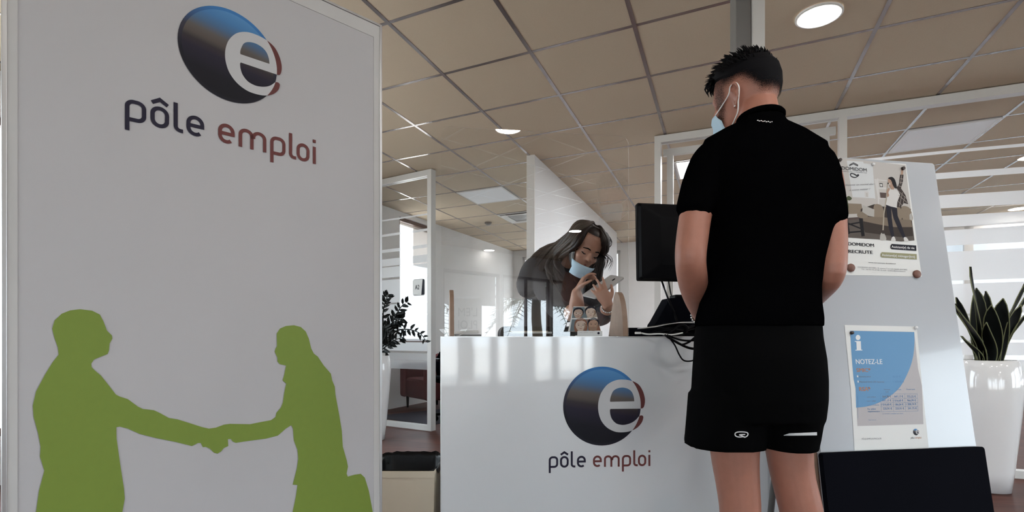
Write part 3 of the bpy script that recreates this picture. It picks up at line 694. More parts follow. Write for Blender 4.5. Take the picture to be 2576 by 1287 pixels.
SIL_M = [(180, 1287), (195, 1180), (222, 1080), (200, 1010), (203, 960), (190, 890), (168, 810), (164, 755), (180, 685), (225, 600), (262, 540), (293, 500), (290, 465), (272, 415), (261, 370), (273, 330), (308, 296), (350, 279), (400, 273), (460, 280), (500, 300), (518, 335), (535, 380), (560, 405), (562, 420), (548, 445), (545, 480), (538, 497), (500, 512), (470, 525), (457, 545), (458, 562), (475, 580), (505, 605), (545, 655), (580, 700), (600, 710), (640, 723), (690, 760), (715, 772), (770, 778), (800, 792), (845, 817), (890, 824), (950, 843), (1010, 862), (1045, 870), (1080, 865), (1120, 850), (1150, 846), (1250, 848), (1310, 836), (1355, 828), (1378, 812), (1383, 790), (1405, 765), (1415, 740), (1422, 690), (1432, 645), (1414, 628), (1422, 600), (1431, 555), (1400, 548), (1388, 535), (1388, 515), (1374, 485), (1378, 470), (1386, 458), (1384, 395), (1400, 370), (1430, 357), (1470, 353), (1505, 362), (1530, 385), (1545, 420), (1557, 470), (1570, 495), (1590, 510), (1620, 555), (1655, 595), (1662, 630), (1675, 660), (1678, 700), (1695, 790), (1710, 880), (1715, 960), (1735, 1030), (1741, 1060), (1734, 1095), (1740, 1110), (1775, 1100), (1805, 1096), (1825, 1115), (1845, 1180), (1865, 1287), (1890, 1560), (1440, 1560), (1464, 1287), (1480, 1210), (1488, 1152), (1464, 1150), (1485, 1070), (1492, 1020), (1488, 975), (1470, 930), (1466, 870), (1457, 853), (1430, 870), (1390, 905), (1330, 920), (1240, 932), (1180, 941), (1165, 935), (1155, 922), (1140, 923), (1142, 957), (1120, 967), (1105, 985), (1088, 995), (1070, 990), (1050, 970), (1030, 961), (1015, 963), (1005, 942), (990, 942), (960, 957), (880, 937), (780, 917), (700, 897), (640, 870), (600, 860), (582, 863), (583, 920), (600, 1040), (620, 1170), (624, 1220), (612, 1287), (590, 1560), (170, 1560)]
sil = zz(SIL_M)
o = flat('handshake_silhouette', [[sil]], bf, M['green'], t, 0.0008); o['label'] = 'green printed silhouettes of two people shaking hands'
xa, ya = bf.uv(314, 305); xb, yb = bf.uv(794, 410)
k = (xb - xa) / 8.96
hx = bf.uv(398, 324)[1]; 
words(bf, xa, (ya + yb) / 2, k * 1.0, t, 0.0008)
bx, by = bf.uv(575, 139)
et, eb = bf.uv(577, 13.5)[1], bf.uv(577, 260.5)[1]; el_, er_ = bf.uv(451, 110)[0], bf.uv(698.5, 183)[0]
print('emblem box', (et - eb) / 2, (er_ - el_) / 2, (et + eb) / 2, (el_ + er_) / 2)
emblem(bf, bf.uv(579, 140)[0], bf.uv(579, 140)[1], (bf.uv(560, 13.5)[1] - bf.uv(612, 260.5)[1]) / 2, t, 0.0008)
print('banner', BW, xa, ya, xb, yb, k, 'emblem', bx, by, xa + 4.573 * k, (ya + yb) / 2 + 5.46 * k)

# ------------------------------------------------------------------ the reception desk
cL = Vector((-0.277, 2.10, 0)); cu = Vector((0.9969, 0.0785, 0)); cf = Frame(cL, cu, UP); CW = 1.337; CT = 0.9245
t = thing('reception_desk', 'glossy white reception desk with a round blue emblem on its front panel', 'desk', cL + cu * CW / 2)
DESK = t
mb = MB(); mb.fbox(cf, 0, CW, 0.0, CT - 0.004, -0.028, 0); mb.build('front_panel', M['counter'], t)
mb = MB(); mb.fbox(cf, 0.0, 0.028, 0.0, CT - 0.03, -0.72, -0.028); mb.build('side_panel', M['white'], t)
mb = MB(); mb.fbox(cf, CW - 0.028, CW, 0.0, CT - 0.03, -0.72, -0.028); mb.build('side_panel', M['white'], t)
mb = MB(); mb.fbox(cf, 0.0, CW, CT - 0.03, CT - 0.002, -0.72, -0.028); mb.build('worktop', M['wall'], t)
mb = MB(); mb.fbox(cf, -0.003, 0.0, 0.0, CT, -0.03, 0.002); mb.fbox(cf, -0.003, CW, CT - 0.004, CT - 0.001, -0.03, 0.002); mb.fbox(cf, CW, CW + 0.003, 0.0, CT, -0.03, 0.002); mb.build('edge_trim', M['alu'], t)
mb = MB(); mb.fbox(cf, CW + 0.012, CW + 0.26, 0.0, CT - 0.02, -0.05, -0.022); mb.build('return_panel', M['wall_gloss'], t)
s = 0.34727
xw, yw = cf.uv(940 + 1268 * s, 840 + 968 * s); xw2, _ = cf.uv(940 + 2003 * s, 840 + 960 * s); k = (xw2 - xw) / 8.96
words(cf, xw, yw, k, t, 0.0012)
bx, by = cf.uv(1514.6, 1020.6); xr, _ = cf.uv(1514.6 + 97, 1020.6)
emblem(cf, bx, by, xr - bx, t, 0.0012)

# ------------------------------------------------------------------ clear screen on the desk
sL = Vector((-0.283, 2.15, 0)); sR = Vector((0.492, 2.261, 0)); sf = Frame(sL, sR - sL, UP); SW = (sR - sL).length
t = thing('counter_screen', 'clear acrylic counter screen on two wooden feet standing on the reception desk', 'screen', Vector((0.1, 2.2, CT)))
x0, y0 = 0.0, CT - 0.001; ytop = sf.uv(1112, 317)[1]
ol = [(0, y0), (SW, y0)] + arc(SW - 0.035, ytop - 0.035, 0.035, 0.035, 0, 90, 6) + arc(0.035, ytop - 0.035, 0.035, 0.035, 90, 180, 6)
mb = MB(); n = len(ol); tri = tessellate_polygon([[Vector((x, y, 0)) for x, y in ol]])
mb.add([sf.at(x, y, 0.0) for x, y in ol], [list(q) for q in tri]); mb.add([sf.at(x, y, -0.005) for x, y in ol], [list(q)[::-1] for q in tri])
mb.cur = 1
mb.add([sf.at(x, y, 0.0) for x, y in ol] + [sf.at(x, y, -0.005) for x, y in ol], [[i, (i + 1) % n, (i + 1) % n + n, i + n] for i in range(n)])
mb.build('clear_pane', [M['plexi'], M['plexi_edge']], t)
def foot(x, th):
    pr = [(-0.10, 0.0), (0.085, 0.0)] + arc(0.0, 0.0, 0.085, 0.185, 8, 82, 8)[0:] + [(-0.012, 0.187), (-0.03, 0.17), (-0.062, 0.10), (-0.088, 0.03)]
    b2 = Frame(sf.at(x, CT), sf.n, UP); mb = MB(); mb.prism(pr, b2, -th / 2, th / 2); mb.build('foot', M['wood'], t, bevel=0.002)
foot(sf.uv(1135.5, 800)[0], 0.017); foot(sf.uv(1556, 800)[0], 0.022)

# ------------------------------------------------------------------ things on the desk
Z0 = CT + 0.0005
def sheet(name, label, c, w, l, rz, z, m, th=0.0012, cat='paper', bend=0.0, group=None):
    R = Matrix.Rotation(rz, 3, 'Z'); mb = MB(); n = 8; top = []; bot = []
    for i in range(n + 1):
        for s in (-1, 1):
            x = -w / 2 + w * i / n; h = bend * (x / w * 2) ** 2
            p = Vector((c[0], c[1], z + h)) + R @ Vector((x, s * l / 2, 0)); bot.append(p); top.append(p + UP * th)
    m2 = len(bot); fs = []
    for i in range(n):
        a, b, c2, d = 2 * i, 2 * i + 1, 2 * i + 3, 2 * i + 2
        fs += [[a, b, c2, d], [m2 + d, m2 + c2, m2 + b, m2 + a], [a, d, m2 + d, m2 + a], [b, m2 + b, m2 + c2, c2]]
    fs += [[0, m2, m2 + 1, 1], [m2 - 2, m2 - 1, 2 * m2 - 1, 2 * m2 - 2]]
    mb.add(bot + top, fs); return tag(mb.build(name, m), label, cat, group)
def onto(px, d): return Vector(((px - CXP) / F_PX * d, d, Z0))

# black letter tray with papers
c = onto(1348, 2.50); t = thing('letter_tray', 'black glossy letter tray with rounded ends on the reception desk', 'tray', c)
TF = Frame(c, cu, UP); hw = 0.172
pr = [(-hw, 0.0), (hw, 0.0)] + arc(hw - 0.035, 0.012, 0.035, 0.036, 0, 90, 6) + arc(-hw + 0.035, 0.012, 0.035, 0.036, 90, 180, 6)
inn = [(-hw + 0.008, 0.014), (hw - 0.008, 0.014)] + arc(hw - 0.038, 0.014, 0.03, 0.028, 0, 90, 6) + arc(-hw + 0.038, 0.014, 0.03, 0.028, 90, 180, 6)
mb = MB(); mb.prism(pr, TF, -0.125, -0.118); mb.build('back_wall', M['black'], t, bevel=0.001)
mb = MB(); mb.prism([(-hw, 0), (hw, 0), (hw, 0.012), (-hw, 0.012)], TF, -0.12, 0.12); mb.build('base', M['black'], t, bevel=0.003)
for s in (-1, 1):
    mb = MB(); mb.prism([(s * hw, 0.0), (s * (hw - 0.006), 0.012)] + arc(s * (hw - 0.035), 0.012, s * 0.028, 0.030, 0, 70, 6) + arc(s * (hw - 0.035), 0.012, s * 0.035, 0.036, 70, 0, 6), TF, -0.12, 0.12); mb.build('side_wall', M['black'], t)
sheet('paper_sheet', 'loose white papers lying in the black letter tray', c + cu * -0.04, 0.20, 0.18, 0.1, Z0 + 0.0125, M['paper'], 0.008)
sheet('paper_sheet', 'thin beige folder lying on the papers in the black tray', c + cu * -0.03, 0.17, 0.16, -0.05, Z0 + 0.021, M['card'], 0.003)
# black mouse and coiled lead beside the tray
c = onto(1430, 2.312); mb = MB(); mb.ball(c + UP * 0.012, (0.035, 0.05, 0.020), 16); mb.v = [Vector((v.x, v.y, max(v.z, Z0))) for v in mb.v]
tag(mb.build('computer_mouse', M['black'], None, True), 'black computer mouse on the desk at the end of the letter tray', 'mouse')
mb = MB(); c = onto(1404, 2.30); mb.tube([c + Vector((0.016 * math.cos(w * 0.7), 0.02 * w / 10, 0.020 + 0.016 * math.sin(w * 0.7))) for w in range(0, 26)], 0.003, 6)
tag(mb.build('coiled_cable', M['black'], None, True), 'black coiled lead in front of the computer mouse', 'cable')
# clutter at the near end by the thin wooden foot
sheet('paper_sheet', 'curled white paper behind the thin wooden screen foot', onto(1140, 2.36), 0.10, 0.14, 0.3, Z0, M['paper'], 0.001, bend=0.03)
c = onto(1176, 2.33); t = thing('stapler', 'small white and black stapler near the thin wooden screen foot', 'stapler', c)
mb = MB(); mb.box(c + UP * 0.004, (0.12, 0.03, 0.007)); mb.build('base', M['black'], t, bevel=0.002)
mb = MB(); mb.add([c + Vector(q) for q in ((-0.055, -0.012, 0.008), (0.05, -0.012, 0.012), (0.05, 0.012, 0.012), (-0.055, 0.012, 0.008), (-0.05, -0.012, 0.022), (0.045, -0.012, 0.026), (0.045, 0.012, 0.026), (-0.05, 0.012, 0.022))], [[0, 1, 2, 3], [7, 6, 5, 4], [0, 4, 5, 1], [1, 5, 6, 2], [2, 6, 7, 3], [3, 7, 4, 0]]); mb.build('arm', M['paper'], t, bevel=0.003)

# leaflet holder with portraits
c = onto(1480, 2.19); ha = math.radians(14)
t = thing('leaflet_holder', 'clear leaflet holder with portrait leaflets beside the broad wooden screen foot', 'leaflet holder', c)
lf = Frame(c + Vector((0, 0.0, 0.018)), cu, Vector((0, math.sin(ha), math.cos(ha))))
px = lambda x, y: lf.uv(1280 + x * 0.29526, 520 + y * 0.29526)
c0 = px(505, 1055); c1 = px(785, 1060); c2 = px(728, 850); c3 = px(548, 850)
pw0, pw1, ph = c0[0], c1[0], c2[1]
card = [c0, c1, c2, (c3[0], c2[1])]
mb = MB(); mb.prism(card, lf, -0.006, 0.0); mb.build('leaflets', M['paper'], t)
sk = [mat('print_skin_%d' % i, q, 0.5) for i, q in enumerate([(0.42, 0.30, 0.23), (0.5, 0.4, 0.33), (0.36, 0.22, 0.15)])]
pm = [mat('print_teal', (0.12, 0.16, 0.18), 0.5), mat('print_sand', (0.36, 0.30, 0.24), 0.5), sk[0], sk[1], sk[2], M['ink'], M['white_ink'], mat('print_rust', (0.2, 0.08, 0.04), 0.5), mat('print_lips', (0.3, 0.12, 0.10), 0.5), mat('print_shade', (0.24, 0.15, 0.10), 0.5)]
pl = []
def face(cx, cy, w, h, skin, hair, hairstyle, lvl, glasses=False, beard=False):
    """a small printed portrait: hair, face, brows, eyes, nose, mouth; cx cy in crop pixels"""
    f = lambda pts: [px(x, y) for x, y in pts]
    el = lambda x, y, rx, ry, n=20: f([(x + rx * math.cos(2 * math.pi * k / n), y + ry * math.sin(2 * math.pi * k / n)) for k in range(n)])
    if hairstyle: pl.append(([el(cx, cy - h * 0.14, w * 0.60, h * (0.46 if hairstyle == 1 else 0.50))], hair, lvl))
    if hairstyle == 2: pl.append(([el(cx + w * 0.42, cy + h * 0.12, w * 0.2, h * 0.4)], hair, lvl)); pl.append(([el(cx - w * 0.42, cy + h * 0.12, w * 0.2, h * 0.4)], hair, lvl))
    pl.append(([f([(cx + w / 2 * math.cos(a) * (1 - 0.22 * max(0, math.sin(a))), cy + h / 2 * math.sin(a)) for a in [k * 0.3142 for k in range(20)]])], skin, lvl + 0.0002))
    if hairstyle: pl.append(([f([(cx - w * 0.48, cy - h * 0.16), (cx - w * 0.30, cy - h * 0.36), (cx + w * 0.1, cy - h * 0.42), (cx + w * 0.36, cy - h * 0.32), (cx + w * 0.49, cy - h * 0.14), (cx + w * 0.44, cy - h * 0.44), (cx, cy - h * 0.58), (cx - w * 0.44, cy - h * 0.44)])], hair, lvl + 0.0003))
    for s in (-1, 1):
        pl.append(([f([(cx + s * w * 0.09, cy - h * 0.125), (cx + s * w * 0.24, cy - h * 0.155), (cx + s * w * 0.37, cy - h * 0.115), (cx + s * w * 0.24, cy - h * 0.13)])], 5, lvl + 0.0004))
        pl.append(([el(cx + s * w * 0.21, cy - h * 0.035, w * 0.075, h * 0.022, 10)], 5, lvl + 0.0004))
    pl.append(([f([(cx + w * 0.02, cy - h * 0.03), (cx + w * 0.07, cy + h * 0.12), (cx - w * 0.05, cy + h * 0.125), (cx + w * 0.03, cy + h * 0.10)])], 9, lvl + 0.0003))
    pl.append(([f([(cx + w * 0.30, cy - h * 0.25), (cx + w * 0.5, cy - h * 0.1), (cx + w * 0.45, cy + h * 0.2), (cx + w * 0.2, cy + h * 0.44), (cx + w * 0.34, cy + h * 0.1)])], 9, lvl + 0.00025))
    if beard: pl.append(([f([(cx - w * 0.46, cy + h * 0.12), (cx - w * 0.2, cy + h * 0.17), (cx, cy + h * 0.15), (cx + w * 0.2, cy + h * 0.17), (cx + w * 0.46, cy + h * 0.12), (cx + w * 0.34, cy + h * 0.42), (cx, cy + h * 0.54), (cx - w * 0.34, cy + h * 0.42)])], 9, lvl + 0.0003))
    pl.append(([f([(cx - w * 0.17, cy + h * 0.235), (cx, cy + h * 0.225), (cx + w * 0.17, cy + h * 0.235), (cx, cy + h * 0.285)])], 8, lvl + 0.0005))
    if glasses:
        for s in (-1, 1): pl.append(([el(cx + s * w * 0.23, cy - h * 0.03, w * 0.19, h * 0.10, 14), el(cx + s * w * 0.23, cy - h * 0.03, w * 0.16, h * 0.08, 14)[::-1]], 6, lvl + 0.0006))
pl.append(([[px(545, 852), px(640, 852), px(665, 945), px(535, 945)]], 0, 0.0005)); pl.append(([[px(640, 852), px(727, 852), px(752, 940), px(665, 945)]], 1, 0.0005))
pl.append(([[px(535, 955), px(665, 955), px(680, 1055), px(520, 1055)]], 0, 0.0005)); pl.append(([[px(665, 955), px(754, 950), px(782, 1055), px(680, 1055)]], 7, 0.0005))
face(588, 908, 78, 90, 2, 5, 1, 0.0008, glasses=True); face(694, 900, 86, 92, 3, 5, 1, 0.0008)
face(612, 1010, 92, 104, 3, 7, 2, 0.0008); face(718, 1006, 84, 104, 4, 5, 1, 0.0008, beard=True)
flat('portraits', pl, lf, pm, t)
x0, yv = px(556, 957); x1, _ = px(752, 950)
lettering('lettering', [('EMPLOYONS LE RESPECT', x0, yv, x1 - x0, 0.0042, 0.02, 0)], lf, [M['white_ink']], t, 0.0022)
a0 = px(588, 1062); a1 = px(792, 1062)
mb = MB(); b0 = Frame(c + Vector((0, -0.018, 0)), cu, UP); g0 = b0.uv(1280 + 585 * .29526, 845)[0]; g1 = b0.uv(1280 + 797 * .29526, 845)[0]
mb.fbox(b0, g0, g1, 0.0, 0.021, -0.003, 0.0); mb.build('lip_card', M['paper'], t)
mb = MB(); mb.fbox(b0, g0, g1, 0.0, 0.003, -0.045, -0.003); mb.build('base', M['paper'], t)
lettering('lip_lettering', [('.......  ...........  ........', g0 + 0.008, 0.014, 0.055, 0.008, 0, 0)], b0, [M['grey_ink']], t, 0.0006)
flat('lip_mark', [[circle(g1 - 0.016, 0.012, 0.005, 16)]], b0, M['navy'], t, 0.0006)

# low black organiser rail at the back of the desk, right of the screen
c = onto(1700, 2.62)
tag(MB().fbox(Frame((0, 0, 0), cu, UP), *(lambda f0: (f0, f0 + 0.55))(Vector((0.52, 2.62, 0)).dot(cu)), Z0, Z0 + 0.043, -2.66, -2.60).build('desk_rail', M['matte_black'], None, bevel=0.003), 'low black rail along the back edge of the desk behind the cables', 'desk rail')

# monitor seen from behind
mc = P(1738, 612, 2.47); yaw = math.radians(9)
mf = Frame(mc, (math.cos(yaw), math.sin(yaw), 0), Vector((0.0, 0.06, 1))); mf.n = mf.u.cross(mf.v).normalized()
t = thing('computer_monitor', 'black computer monitor turned away on the reception desk beside the man', 'monitor', Vector((mc.x, mc.y, Z0)))
hw, hh = 0.262, 0.177
mb = MB(); mb.prism(rrect(-hw, hw, -hh, hh, 0.008), mf, -0.012, 0.008); mb.build('bezel', M['black'], t, bevel=0.003)
mb = MB()
vs = []
for (k, e) in ((0.985, 0.008), (0.95, 0.022), (0.62, 0.036)):
    for x, y in rrect(-hw * k, hw * k, -hh * k, hh * k, 0.012): vs.append(mf.at(x, y, e))
n = len(vs) // 3; mb.add(vs, [[r * n + i, r * n + (i + 1) % n, (r + 1) * n + (i + 1) % n, (r + 1) * n + i] for r in (0, 1) for i in range(n)] + [[2 * n + i for i in range(n)]]); mb.build('back_shell', M['black'], t, fix=True)
mb = MB(); mb.fbox(mf, -hw + 0.012, hw - 0.012, -hh + 0.014, hh - 0.012, -0.0135, -0.012); mb.build('screen', mat('screen_off', (0.01, 0.01, 0.012), 0.15), t)
mb = MB(); mb.fbox(mf, -0.05, 0.05, -0.06, 0.06, 0.02, 0.05); mb.build('mount', M['black'], t, bevel=0.004)
mb = MB(); mb.tube([mf.at(0, 0.02, 0.045), mf.at(0, -0.14, 0.055), Vector((mc.x - 0.01, mc.y - 0.02, Z0 + 0.02))], [(0.03, 0.018)] * 3, 12); mb.build('neck', M['black'], t, True)
mb = MB(); mb.lathe([(0.085, 0.0), (0.085, 0.006), (0.075, 0.014), (0.03, 0.02)], (mc.x - 0.01, mc.y + 0.02, Z0), 32); mb.build('base', M['black'], t, True)
s5 = 300 / 839
m5 = lambda x, y: mf.uv(1560 + x * s5, 480 + y * 460 / 1287)
q = [m5(186, 578), m5(250, 578), m5(250, 543), m5(186, 543)]
st = flat('sticker', [[q], ([[m5(205, 543), m5(252, 543), m5(252, 520), m5(205, 520)]], 0, 0.0215)], mf, M['paper'], t, 0.0215)
x0, y0 = m5(195, 558)
lettering('sticker_print', [('.|||||.|||..', x0, y0, 0.028, 0.007, 0, 0), ('.....', x0, y0 - 0.012, 0.015, 0.004, 0, 0)], mf, [M['navy']], st, 0.0225)
x0, y0 = m5(305, 470)
lettering('vent_print', [('......... .....', x0, y0, 0.035, 0.006, 0, 0), ('........ ....', x0, y0 - 0.006, 0.035, 0.006, 0, 0), ('....... ......', x0, y0 - 0.012, 0.035, 0.006, 0, 0)], mf, [M['grey_ink']], t, 0.0215)
mb = MB(); a = m5(228, 232); b = m5(420, 232); mb.fbox(mf, a[0], b[0], a[1] - 0.002, a[1] + 0.001, 0.018, 0.0235); mb.build('shell_ridge', M['grey_frame'], t)
# dark wedge-shaped desk telephone
t = thing('desk_telephone', 'black wedge shaped desk telephone under the monitor', 'telephone', onto(1712, 2.27))
tw = Frame(onto(1712, 2.27), cu, UP)
k = lambda x, y: tw.uv(1560 + x * s5, 480 + y * 0.35742)
mb = MB(); pr = [k(243, 960), k(560, 960), k(560, 790), k(500, 752), k(352, 752), k(262, 915), k(244, 940)]; pr = [(a, max(b, 0.0)) for a, b in pr]
mb.prism(pr, tw, -0.10, 0.0); mb.build('body', M['matte_black'], t, bevel=0.004)
mb = MB(); mb.fbox(tw, k(400, 760)[0], k(460, 760)[0], k(400, 752)[1] - 0.004, k(400, 752)[1] + 0.016, -0.09, -0.02); mb.build('handset', M['black'], t, bevel=0.006)
# grey plate and the cable tangle
mb = MB(); g = [P(1560 + x * s5, 480 + y * 0.35742, d) for x, y, d in ((170, 968, 2.20), (250, 958, 2.18), (340, 940, 2.17), (430, 928, 2.17), (500, 926, 2.18), (560, 928, 2.19))]
n = len(g); th = UP * 0.0035
bk = [p + Vector((0.0, 0.12, 0.0)) for p in g]
mb.add(g + [p + th for p in g] + bk + [p + th for p in bk], [f for i in range(n - 1) for f in ([i, i + 1, n + i + 1, n + i], [n + i, n + i + 1, 3 * n + i + 1, 3 * n + i], [2 * n + i + 1, 2 * n + i, 3 * n + i, 3 * n + i + 1], [i + 1, i, 2 * n + i, 2 * n + i + 1])] + [[0, n, 3 * n, 2 * n], [n - 1, 3 * n - 1, 4 * n - 1, 2 * n - 1]])
tag(mb.build('keyboard_cover', M['alu'], None, True), 'curved grey plate lying over the cables at the desk edge', 'plate')
c = onto(1640, 2.2)
def cable(name, label, pts, r=0.0035, m=None, cat='cable', group=None):
    mb = MB(); mb.tube(spline([P(1560 + x * s5, 480 + y * 0.35742, d) for x, y, d in pts], 6), r, 8); return tag(mb.build(name, m or M['black'], None, True), label, cat, group)
cable('monitor_cable', 'thick black cable hanging from the underside of the monitor', [(270, 560, 2.44), (285, 610, 2.44), (310, 680, 2.42), (345, 775, 2.25), (385, 870, 2.24), (410, 955, 2.2), (420, 1000, 2.17)], 0.0045)
cable('monitor_cable', 'thin black cable hanging straight under the monitor', [(338, 600, 2.44), (345, 660, 2.44), (362, 745, 2.42), (375, 800, 2.30), (388, 900, 2.24), (395, 1010, 2.18)], 0.003)
cable('loose_cable', 'black cable looping lowest over the desk front', [(330, 1005, 2.15), (345, 1030, 2.10), (385, 1085, 2.10), (415, 1150, 2.10), (445, 1190, 2.10), (490, 1197, 2.10), (540, 1180, 2.10), (600, 1140, 2.11)], 0.003)
cable('loose_cable', 'thick black cable sagging over the desk front to the man', [(310, 1010, 2.15), (340, 1030, 2.10), (400, 1065, 2.10), (460, 1095, 2.10), (520, 1110, 2.10), (620, 1110, 2.11)], 0.005)
cable('loose_cable', 'black cable just under the desk edge behind the man', [(320, 1005, 2.16), (370, 1030, 2.11), (440, 1050, 2.10), (510, 1052, 2.10), (600, 1040, 2.11)], 0.004)
cable('loose_cable', 'black cable curling upward at the desk edge', [(380, 1055, 2.10), (430, 1080, 2.10), (480, 1065, 2.10), (520, 1035, 2.10), (545, 1010, 2.13)], 0.004)
cable('loose_cable', 'bundle of black cable lying on the desk under the grey plate', [(230, 1000, 2.18), (300, 985, 2.17), (380, 975, 2.16), (440, 985, 2.16), (500, 960, 2.17), (560, 950, 2.17)], 0.009)
cable('loose_cable', 'black cable knot lying beside the white plug lead', [(300, 1010, 2.17), (350, 1000, 2.15), (400, 960, 2.16), (440, 945, 2.16), (470, 965, 2.15), (440, 1000, 2.15), (390, 1005, 2.15), (330, 995, 2.16)], 0.007)
mb = MB(); mb.tube(spline([P(1560 + x * s5, 480 + y * 0.35742, d) for x, y, d in ((150, 1000, 2.16), (200, 1008, 2.15), (280, 1005, 2.14), (360, 1012, 2.13), (440, 998, 2.14))], 6), 0.0032, 8)
t = thing('white_lead', 'pale lead with a flat plug lying on the desk edge', 'cable', P(1610, 838, 2.16))
mb.build('lead', M['paper'], t, True)
mb = MB(); mb.box(P(1560 + 125 * s5, 480 + 999 * 0.35742, 2.16), (0.024, 0.014, 0.009)); mb.build('plug', M['paper'], t, bevel=0.002)

# ------------------------------------------------------------------ leaning notice board
nL = Vector((1.036, 1.80, 0.534)); nR = Vector((1.631, 1.90, 0.534)); nu = (nR - nL).normalized(); NWD = (nR - nL).length
back = Vector((-nu.y, nu.x, 0)); lean = (UP * 1.051 + back * 0.158).normalized()
nf = Frame(nL, nu, lean)
NH = nf.uv(2358, 411)[1]
t = thing('notice_board', 'leaning white notice board with a black lower panel standing behind the man in black', 'notice board', (nL + nR) / 2 * 1.0 - UP * 0.534)
x1 = nf.uv(2447, 1122)[0]; x1t = nf.uv(2358, 411)[0]; xr = (x1 + x1t) / 2
LOW = -0.52
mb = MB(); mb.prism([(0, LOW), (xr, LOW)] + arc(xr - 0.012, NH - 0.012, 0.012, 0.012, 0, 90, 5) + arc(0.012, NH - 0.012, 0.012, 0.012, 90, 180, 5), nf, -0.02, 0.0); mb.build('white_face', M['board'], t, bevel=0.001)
mb = MB(); mb.prism([(-0.012, LOW), (xr + 0.008, LOW)] + arc(xr - 0.004, 0.0 - 0.012, 0.012, 0.012, 0, 90, 5) + arc(0.0, -0.012, 0.012, 0.012, 90, 180, 5), nf, 0.001, 0.022); mb.build('lower_panel', M['matte_black'], t, bevel=0.002)
for x in (0.05, xr - 0.05):
    mb = MB(); a = nf.at(x, NH - 0.2, -0.025); b = nf.at(x, -0.5, -0.02) + back * 0.42; b.z = 0.012; mb.tube([a, b], 0.012, 10); mb.build('rear_leg', M['grey_frame'], t, True)
mb = MB(); mb.fbox(nf, -0.012, 0.010, LOW, 0.02, -0.04, -0.02); mb.build('side_rail', M['wood'], t)
z4 = 420 / 1422; p4 = lambda x, y: nf.uv(2060 + x * z4, 360 + y * z4)
# the upper poster
def q4(pts): return [p4(*p) for p in pts]
paper = q4([(115, 118), (735, 187), (812, 830), (822, 985), (828, 1140), (140, 1105)])
tl = p4(150, 130); tr = p4(737, 185); br = p4(840, 1140); bl = (tl[0] + 0.0, br[1])
t = thing('recruitment_poster', 'white recruitment poster with a picture of a singing woman and a beige sofa', 'poster', nf.at((tl[0] + tr[0]) / 2, (tl[1] + bl[1]) / 2, 0.001))
xL = p4(140, 1105)[0] - 0.035; xR = max(p4(737, 185)[0], p4(812, 830)[0])
yT = (p4(735, 187)[1] + p4(300, 140)[1]) / 2; yB = p4(600, 1130)[1]
mb = MB(); mb.prism(rect(xL, xR + 0.002, yB, yT), nf, 0.0004, 0.0009); mb.build('sheet', M['paper'], t)
col = [mat('photo_%s' % n, c, 0.5, spec=0.12) for n, c in [('wall', (0.47, 0.45, 0.43)), ('window', (0.58, 0.60, 0.61)), ('sofa', (0.185, 0.145, 0.11)), ('sofa_shade', (0.042, 0.032, 0.027)), ('cushion', (0.23, 0.185, 0.14)), ('pillow', (0.40, 0.385, 0.36)), ('floor', (0.10, 0.085, 0.075)), ('dark', (0.010, 0.009, 0.012)), ('jeans', (0.014, 0.013, 0.022)), ('skin', (0.36, 0.24, 0.18)), ('top', (0.58, 0.57, 0.56)), ('plaid', (0.042, 0.032, 0.030)), ('mop', (0.36, 0.32, 0.26)), ('shelf', (0.56, 0.55, 0.54)), ('plant', (0.06, 0.075, 0.035)), ('books', (0.09, 0.065, 0.06)), ('armrest', (0.21, 0.17, 0.13)), ('plaid_line', (0.30, 0.26, 0.24))]]
WALL, WIN, SOFA, SOFD, CUSH, PIL, FLR, DRK, JEAN, SKN, TOP, PLD, MOP, SHF, PLT, BKS, ARM, PLL = range(18)
pic = []; lv = [0.0012]
def pc_(pts, c, smooth=False, step=0.000014):
    lv[0] += step; p = q4(pts)
    if smooth: p = spl2(p, 4, True)
    pic.append(([p], c, lv[0]))
pc_([(120, 118), (735, 187), (812, 828), (700, 838), (500, 820), (120, 795)], WALL)
pc_([(235, 150), (375, 158), (475, 470), (285, 460)], WIN); pc_([(372, 172), (455, 180), (478, 475), (470, 472)], WIN)
pc_([(470, 305), (585, 318), (590, 475), (502, 478)], SHF); pc_([(490, 315), (585, 325), (588, 378), (502, 375)], WALL); pc_([(505, 390), (590, 395), (590, 462), (512, 465)], WALL)
pc_([(512, 340), (540, 342), (543, 375), (518, 374)], DRK); pc_([(517, 347), (536, 348), (538, 370), (521, 369)], SHF)
pc_([(516, 420), (572, 424), (575, 468), (522, 466)], BKS); pc_([(492, 300), (504, 302), (512, 520), (500, 518)], SHF)
pc_([(385, 412), (420, 412), (422, 462), (390, 460)], SHF); pc_([(398, 425), (412, 425), (414, 458), (402, 458)], WALL)
pc_([(120, 770), (120, 640), (330, 640), (540, 660), (790, 660), (812, 828), (700, 838), (500, 820), (120, 797)], FLR)
pc_([(225, 512), (360, 518), (375, 600), (228, 605)], CUSH, False)
pc_([(355, 560), (470, 520), (545, 540), (660, 545), (700, 540), (780, 560), (800, 790), (690, 800), (390, 760), (345, 640)], SOFD)
pc_([(468, 528), (520, 525), (545, 560), (548, 632), (470, 628)], CUSH, True); pc_([(700, 545), (760, 545), (790, 600), (792, 660), (715, 655)], CUSH, True); pc_([(590, 545), (690, 550), (700, 650), (600, 640)], CUSH, True)
pc_([(372, 625), (545, 630), (640, 645), (780, 655), (795, 715), (640, 715), (520, 695), (375, 665)], SOFA)
pc_([(325, 600), (360, 582), (405, 600), (412, 630), (370, 642), (330, 630)], ARM, True)
pc_([(372, 528), (470, 565), (468, 628), (420, 620), (366, 585)], PIL); pc_([(768, 610), (790, 590), (795, 660), (770, 650)], PIL)
